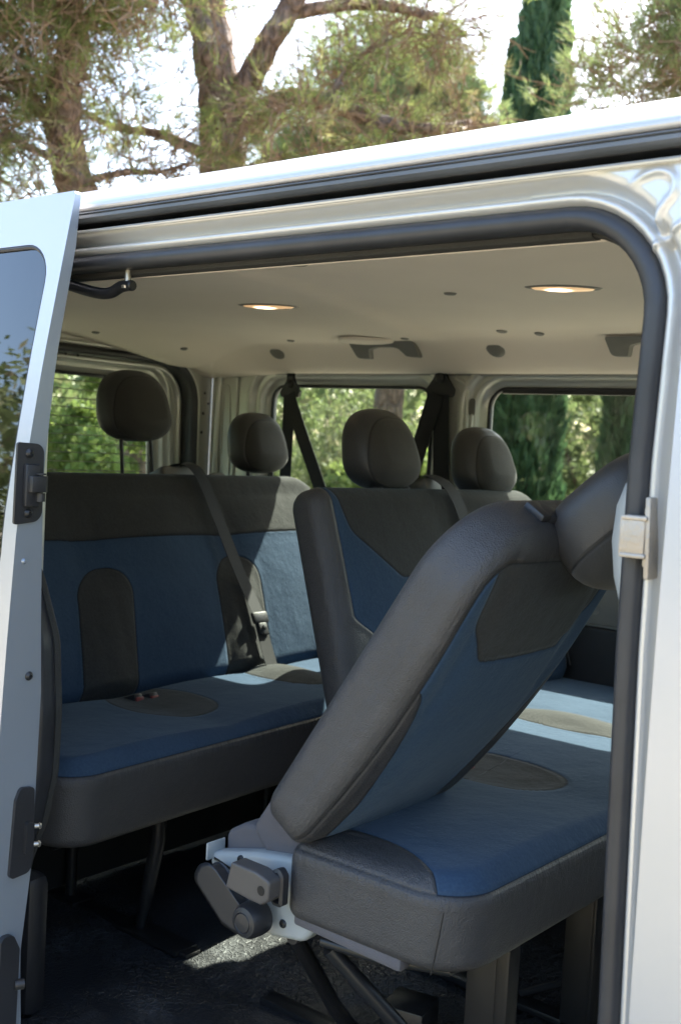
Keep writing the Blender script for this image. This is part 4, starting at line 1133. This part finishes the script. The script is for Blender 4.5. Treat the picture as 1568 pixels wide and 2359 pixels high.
# pine whose trunk stands straight behind the van, forking
tx, ty = -6.25, 4.95
pine("tall pine with a thick forking trunk rising behind the middle of the van roof", (tx, ty, gz(tx, ty)),
     [([(tx - .1, ty, gz(tx, ty) - .2), (tx - .05, ty, 1.4), (-6.28, 4.98, 3.0), (-6.24, 4.90, 3.6), (-6.24, 4.72, 4.3), (-6.2, 4.6, 5.4), (-6.2, 4.6, 6.8)], .215, .12),
      ([(-6.20, 4.93, 3.45), (-5.98, 5.0, 3.85), (-5.70, 5.07, 4.3), (-5.4, 5.2, 5.0), (-5.0, 5.5, 6.0)], .11, .06)],
     [([(-6.16, 4.95, 3.40), (-5.95, 5.2, 3.62), (-5.70, 5.35, 3.66), (-5.3, 5.75, 3.52), (-5.0, 6.0, 3.50), (-4.8, 6.15, 3.56)], .095, .03),
      ([(-6.25, 4.9, 3.15), (-6.5, 4.6, 3.3), (-6.8, 4.3, 3.35), (-7.2, 4.0, 3.6)], .05, .015),
      ([(-6.2, 4.95, 3.0), (-5.95, 5.15, 3.2), (-5.7, 5.4, 3.3)], .03, .01),
      ([(-5.8, 5.05, 4.2), (-5.4, 5.5, 4.35), (-5.0, 5.9, 4.30), (-4.85, 6.1, 4.2)], .06, .012),
      ([(-6.15, 4.85, 4.0), (-6.6, 4.5, 4.5), (-7.2, 4.3, 4.9)], .05, .02),
      ([(-6.1, 4.7, 5.4), (-5.6, 4.9, 6.0), (-5.0, 5.0, 6.4)], .06, .02),
      ([(-5.3, 5.75, 3.52), (-5.1, 5.8, 3.2), (-4.8, 5.9, 3.0)], .03, .008),
      ([(-5.6, 5.4, 3.65), (-5.5, 5.6, 4.0), (-5.2, 5.8, 4.2)], .03, .008)],
     [((-5.4, 5.5, 3.30), (.8, .8, .30), 90), ((-5.3, 5.7, 4.3), (.7, .7, .3), 60), ((-7.1, 4.5, 4.7), (1.0, .8, .5), 150), ((-5.6, 4.9, 6.5), (1.8, 1.4, .8), 160), ((-6.8, 4.3, 3.5), (.6, .6, .2), 50)], NEEDLE)
# leaning pine on the left
pine("leaning reddish pine trunk rising behind the open sliding door, brown twigs and green needles", (-6.0, 3.75, gz(-6.0, 3.75)),
     [([(-6.12, 4.28, gz(-6, 4.2) - .2), (-6.26, 4.16, 1.2), (-6.34, 3.92, 2.3), (-6.38, 3.66, 2.85), (-6.2, 3.45, 3.3), (-6.12, 3.45, 3.6), (-6.3, 3.2, 4.3), (-6.5, 3.0, 5.5)], .17, .08)],
     [([(-6.25, 3.5, 3.0), (-6.45, 3.2, 3.3), (-6.6, 2.8, 3.4), (-6.9, 2.3, 3.5)], .06, .02),
      ([(-6.3, 3.7, 2.75), (-6.15, 3.95, 2.85), (-6.1, 4.2, 2.9), (-6.0, 4.4, 3.0)], .03, .01),
      ([(-6.15, 3.45, 3.6), (-6.0, 3.6, 3.85), (-5.85, 3.75, 4.0)], .05, .015),
      ([(-6.2, 3.3, 4.0), (-5.9, 2.9, 4.2), (-5.6, 2.6, 4.1)], .05, .015),
      ([(-6.3, 3.3, 4.0), (-5.7, 3.3, 3.9), (-5.2, 3.35, 3.6)], .04, .012),
      ([(-6.2, 3.6, 2.75), (-6.3, 3.1, 2.9), (-6.3, 2.6, 2.8)], .03, .01)],
     [((-6.6, 2.9, 3.6), (.9, .8, .7), 420), ((-5.9, 3.6, 4.05), (.9, .8, .35), 300), ((-5.9, 4.0, 4.25), (.6, .5, .25), 45), ((-6.7, 2.6, 2.9), (.7, .6, .5), 260), ((-6.8, 4.2, 3.85), (.6, .6, .22), 60), ((-6.3, 3.0, 5.2), (1.6, 1.5, .6), 220), ((-6.6, 3.0, 3.25), (.6, .5, .3), 130), ((-5.5, 2.6, 4.0), (.8, .8, .6), 220)], NEEDLE, tl=.095, dead=.62)
# near pine bough of another tree, left
pine("pine further left beside the door, hanging needle boughs over its glass", (-7.6, 2.3, gz(-7.6, 2.3)),
     [([(-7.6, 2.3, gz(-7.6, 2.3) - .2), (-7.55, 2.3, 2.0), (-7.5, 2.4, 4.2), (-7.5, 2.4, 6.0)], .17, .08)],
     [([(-7.5, 2.4, 3.0), (-7.3, 3.0, 3.3), (-7.1, 3.5, 3.3)], .05, .015), ([(-7.5, 2.4, 3.8), (-7.2, 1.9, 4.2), (-6.8, 1.5, 4.2)], .05, .015), ([(-7.5, 2.4, 2.2), (-7.1, 2.2, 2.5), (-6.7, 2.1, 2.5)], .04, .01)],
     [((-7.4, 2.9, 3.0), (.9, .9, .9), 380), ((-7.5, 2.4, 4.8), (1.5, 1.5, 1.0), 260), ((-7.4, 1.8, 2.6), (1.0, .8, .9), 260), ((-8.2, 4.2, 2.8), (.5, .5, .25), 36)], NEEDLE2)
# sunlit pine behind, centre right
pine("sunlit rounded pine crown showing left of the cypress over the roof", (-8.0, 9.6, gz(-8, 9.6)),
     [([(-8.0, 9.6, gz(-8, 9.6) - .3), (-8.0, 9.6, 2.0), (-7.8, 9.4, 4.5), (-7.7, 9.3, 6.0)], .22, .08)],
     [([(-7.9, 9.5, 3.6), (-7.5, 9.2, 4.6), (-7.3, 9.2, 5.0)], .08, .02), ([(-7.9, 9.5, 3.4), (-8.6, 9.0, 4.4), (-9.0, 8.6, 4.8)], .08, .02), ([(-7.8, 9.4, 4.5), (-7.6, 9.4, 5.2), (-7.5, 9.4, 5.5)], .06, .02), ([(-7.9, 9.5, 3.2), (-7.4, 8.6, 3.6), (-7.0, 8.0, 3.7)], .06, .02)],
     [((-8.0, 9.2, 4.95), (1.0, .9, .85), 640), ((-7.4, 9.1, 4.4), (.8, .7, .55), 300), ((-8.6, 9.0, 4.3), (1.0, .9, .6), 380), ((-7.5, 8.6, 3.6), (1.4, .8, .4), 300)], NEEDLE2, tl=.13, dead=.15, tn=12, tw=.009)
# right hand pine, thin drooping boughs
pine("thin pine boughs hanging at the right above the roof edge", (-3.0, 8.2, gz(-3, 8.2)),
     [([(-2.6, 8.3, gz(-3, 8.2) - .3), (-2.6, 8.2, 2.5), (-2.7, 7.9, 4.6), (-2.8, 7.7, 6.5)], .16, .08)],
     [([(-2.7, 7.9, 4.4), (-3.1, 7.3, 4.5), (-3.6, 6.8, 4.15)], .05, .01), ([(-2.7, 7.9, 4.2), (-3.3, 7.5, 4.1), (-3.9, 7.2, 3.7)], .04, .01), ([(-2.7, 7.9, 4.8), (-3.2, 7.2, 5.2), (-3.9, 6.8, 5.1)], .04, .01), ([(-2.7, 7.9, 3.6), (-3.2, 7.3, 3.7), (-3.6, 7.0, 3.5)], .04, .01)],
     [((-3.15, 7.2, 4.15), (.55, .5, .55), 300), ((-3.55, 7.1, 3.95), (.65, .5, .5), 260), ((-2.8, 7.6, 5.6), (1.1, 1.0, .8), 200)], NEEDLE2, tl=.09, dead=.5)
# trees seen through the windows
def bush(name, label, cat, c, rad, n, mat, group, L=.10, W=.05, stem=True):
    base = (c[0], c[1], gz(c[0], c[1])); t = empty(name, base); tag(t, label, cat, group)
    k = max(14, n // 450); hubs = unit(rng.normal(0, 1, (k, 3))) * rng.uniform(.35, 1.0, (k, 1)); hubs[:, 2] = np.abs(hubs[:, 2]) * 1.6 - .6; idx = rng.integers(0, k, n)
    sp = rng.uniform(.10, .26, k)[idx][:, None]
    a = hubs[idx] + unit(rng.normal(0, 1, (n, 3))) * sp * rng.uniform(.4, 1, (n, 1))
    P = a * np.array(rad) + np.array([0, 0, rad[2] * .8])
    up = rng.normal(0, 1, (n, 3)) + np.array([0, 0, .4]); q = quads(P, up, rng.uniform(.6, 1.3, n) * L, rng.uniform(.6, 1.2, n) * W)
    fast_mesh("crown", q, 4, mat, t)
    mb = MB()
    for i in range(9):
        h_ = hubs[i] * np.array(rad) * .8 + np.array([0, 0, rad[2] * .8]); mb.tube(smooth_path([(0, 0, -.1), (h_[0] * .3, h_[1] * .3, h_[2] * .5), tuple(h_)], 4), [.05] * 3 + [.035] * 3 + [.02] * 2 + [.01], 7)
    mb.build("trunk", BARK, t, angle=None); return t
def cypress(label, x, y, H, r0, n, group="cypresses beyond the far windows"):
    base = (x, y, gz(x, y)); t = empty("cypress_tree", base); tag(t, label, "tree", group)
    z = rng.uniform(.02, 1, n) ** .9; a = rng.uniform(0, 2 * math.pi, n)
    prof = r0 * (np.minimum(1, z * 7 + .4)) * np.clip(1 - z, 0, 1) ** .42
    lump = 1 + .13 * np.sin(a * 5 + z * 17 + 2 * np.sin(z * 9)) + .10 * np.sin(a * 9 - z * 41) + .06 * np.sin(a * 15 + z * 90)
    rr_ = prof * lump * rng.uniform(.62, 1.02, n) ** .6
    P = np.stack([np.cos(a) * rr_, np.sin(a) * rr_, z * H], 1)
    up = np.stack([np.cos(a) * .35, np.sin(a) * .35, np.ones(n)], 1) + rng.normal(0, .22, (n, 3))
    q = quads(P, up, rng.uniform(.10, .26, n), rng.uniform(.025, .06, n)); fast_mesh("crown", q, 4, CYP, t)
    mb = MB(); mb.tube([(0, 0, -.2), (0, 0, H * .5), (0, 0, H * .93)], [r0 * .40, r0 * .34, .03], 10); mb.build("trunk", BARK, t); return t
cypress("tallest dark cypress standing right of the crown over the van roof", -7.0, 11.0, 8.6, .50, 42000)
cypress("shorter cypress with dark foliage seen right in the long side window", -5.75, 11.3, 4.4, .34, 16000)
cypress("cypress at the right edge of the long side window beside the shorter one", -5.15, 11.5, 4.3, .33, 16000)
cypress("small cypress spire touching the tallest cypress on its left", -8.0, 11.9, 6.9, .22, 12000)
bush("shrub", "tall shrub standing further back beyond the rear window, behind the near yellow green one", "shrub", (-7.6, 4.6), (1.5, 1.2, 1.2), 26000, BUSHM, "shrubs around the van", .09, .05)
bush("shrub", "dark green shrub behind the single raised headrest", "shrub", (-9.3, 6.6), (1.7, 1.4, 1.1), 22000, WOODM, "shrubs around the van", .10, .05)
bush("shrub", "bright leafy shrub low in the rear side window", "shrub", (-7.0, 8.2), (1.3, 1.0, .95), 18000, BUSHM, "shrubs around the van", .09, .045)
bush("tree", "grey green olive like tree seen through the rear side window", "tree", (-8.6, 10.4), (1.9, 1.4, 1.6), 26000, WOODM, "small trees beyond the van", .09, .03)
bush("tree", "pale leafy tree between the cypresses in the long side window", "tree", (-7.3, 13.6), (1.8, 1.2, 1.8), 22000, WOODM, "small trees beyond the van", .10, .04)
bush("shrub", "near yellow green shrub seen low in the rear window behind the raised headrest", "shrub", (-5.3, 3.55), (1.0, .95, 1.08), 26000, BUSHM, "shrubs around the van", .07, .035)
# woodland all round, far off
n = 190000; a = rng.uniform(0, 2 * math.pi, n); rad = rng.uniform(19, 30, n)
hm = 3.9 + .7 * np.sin(a * 7) + .5 * np.sin(a * 17 + 1) + .4 * np.sin(a * 41); hm = np.where(np.sin(a) < -.1, hm + 1.6, hm)
z = rng.uniform(0, 1, n) ** .8 * hm
P = np.stack([-1 + rad * np.cos(a), .8 + rad * np.sin(a), z], 1); k = rng.integers(0, n, n)
P += rng.normal(0, .15, P.shape)
P[:, 2] += np.array([gz(float(x), float(y)) for x, y in P[:, :2]])
q = quads(P, rng.normal(0, 1, (n, 3)), rng.uniform(.16, .42, n), rng.uniform(.08, .2, n))
w = fast_mesh("woodland", q, 4, WOODM); tag(w, "hazy belt of woodland surrounding the parking place", "woodland", None, 'stuff')
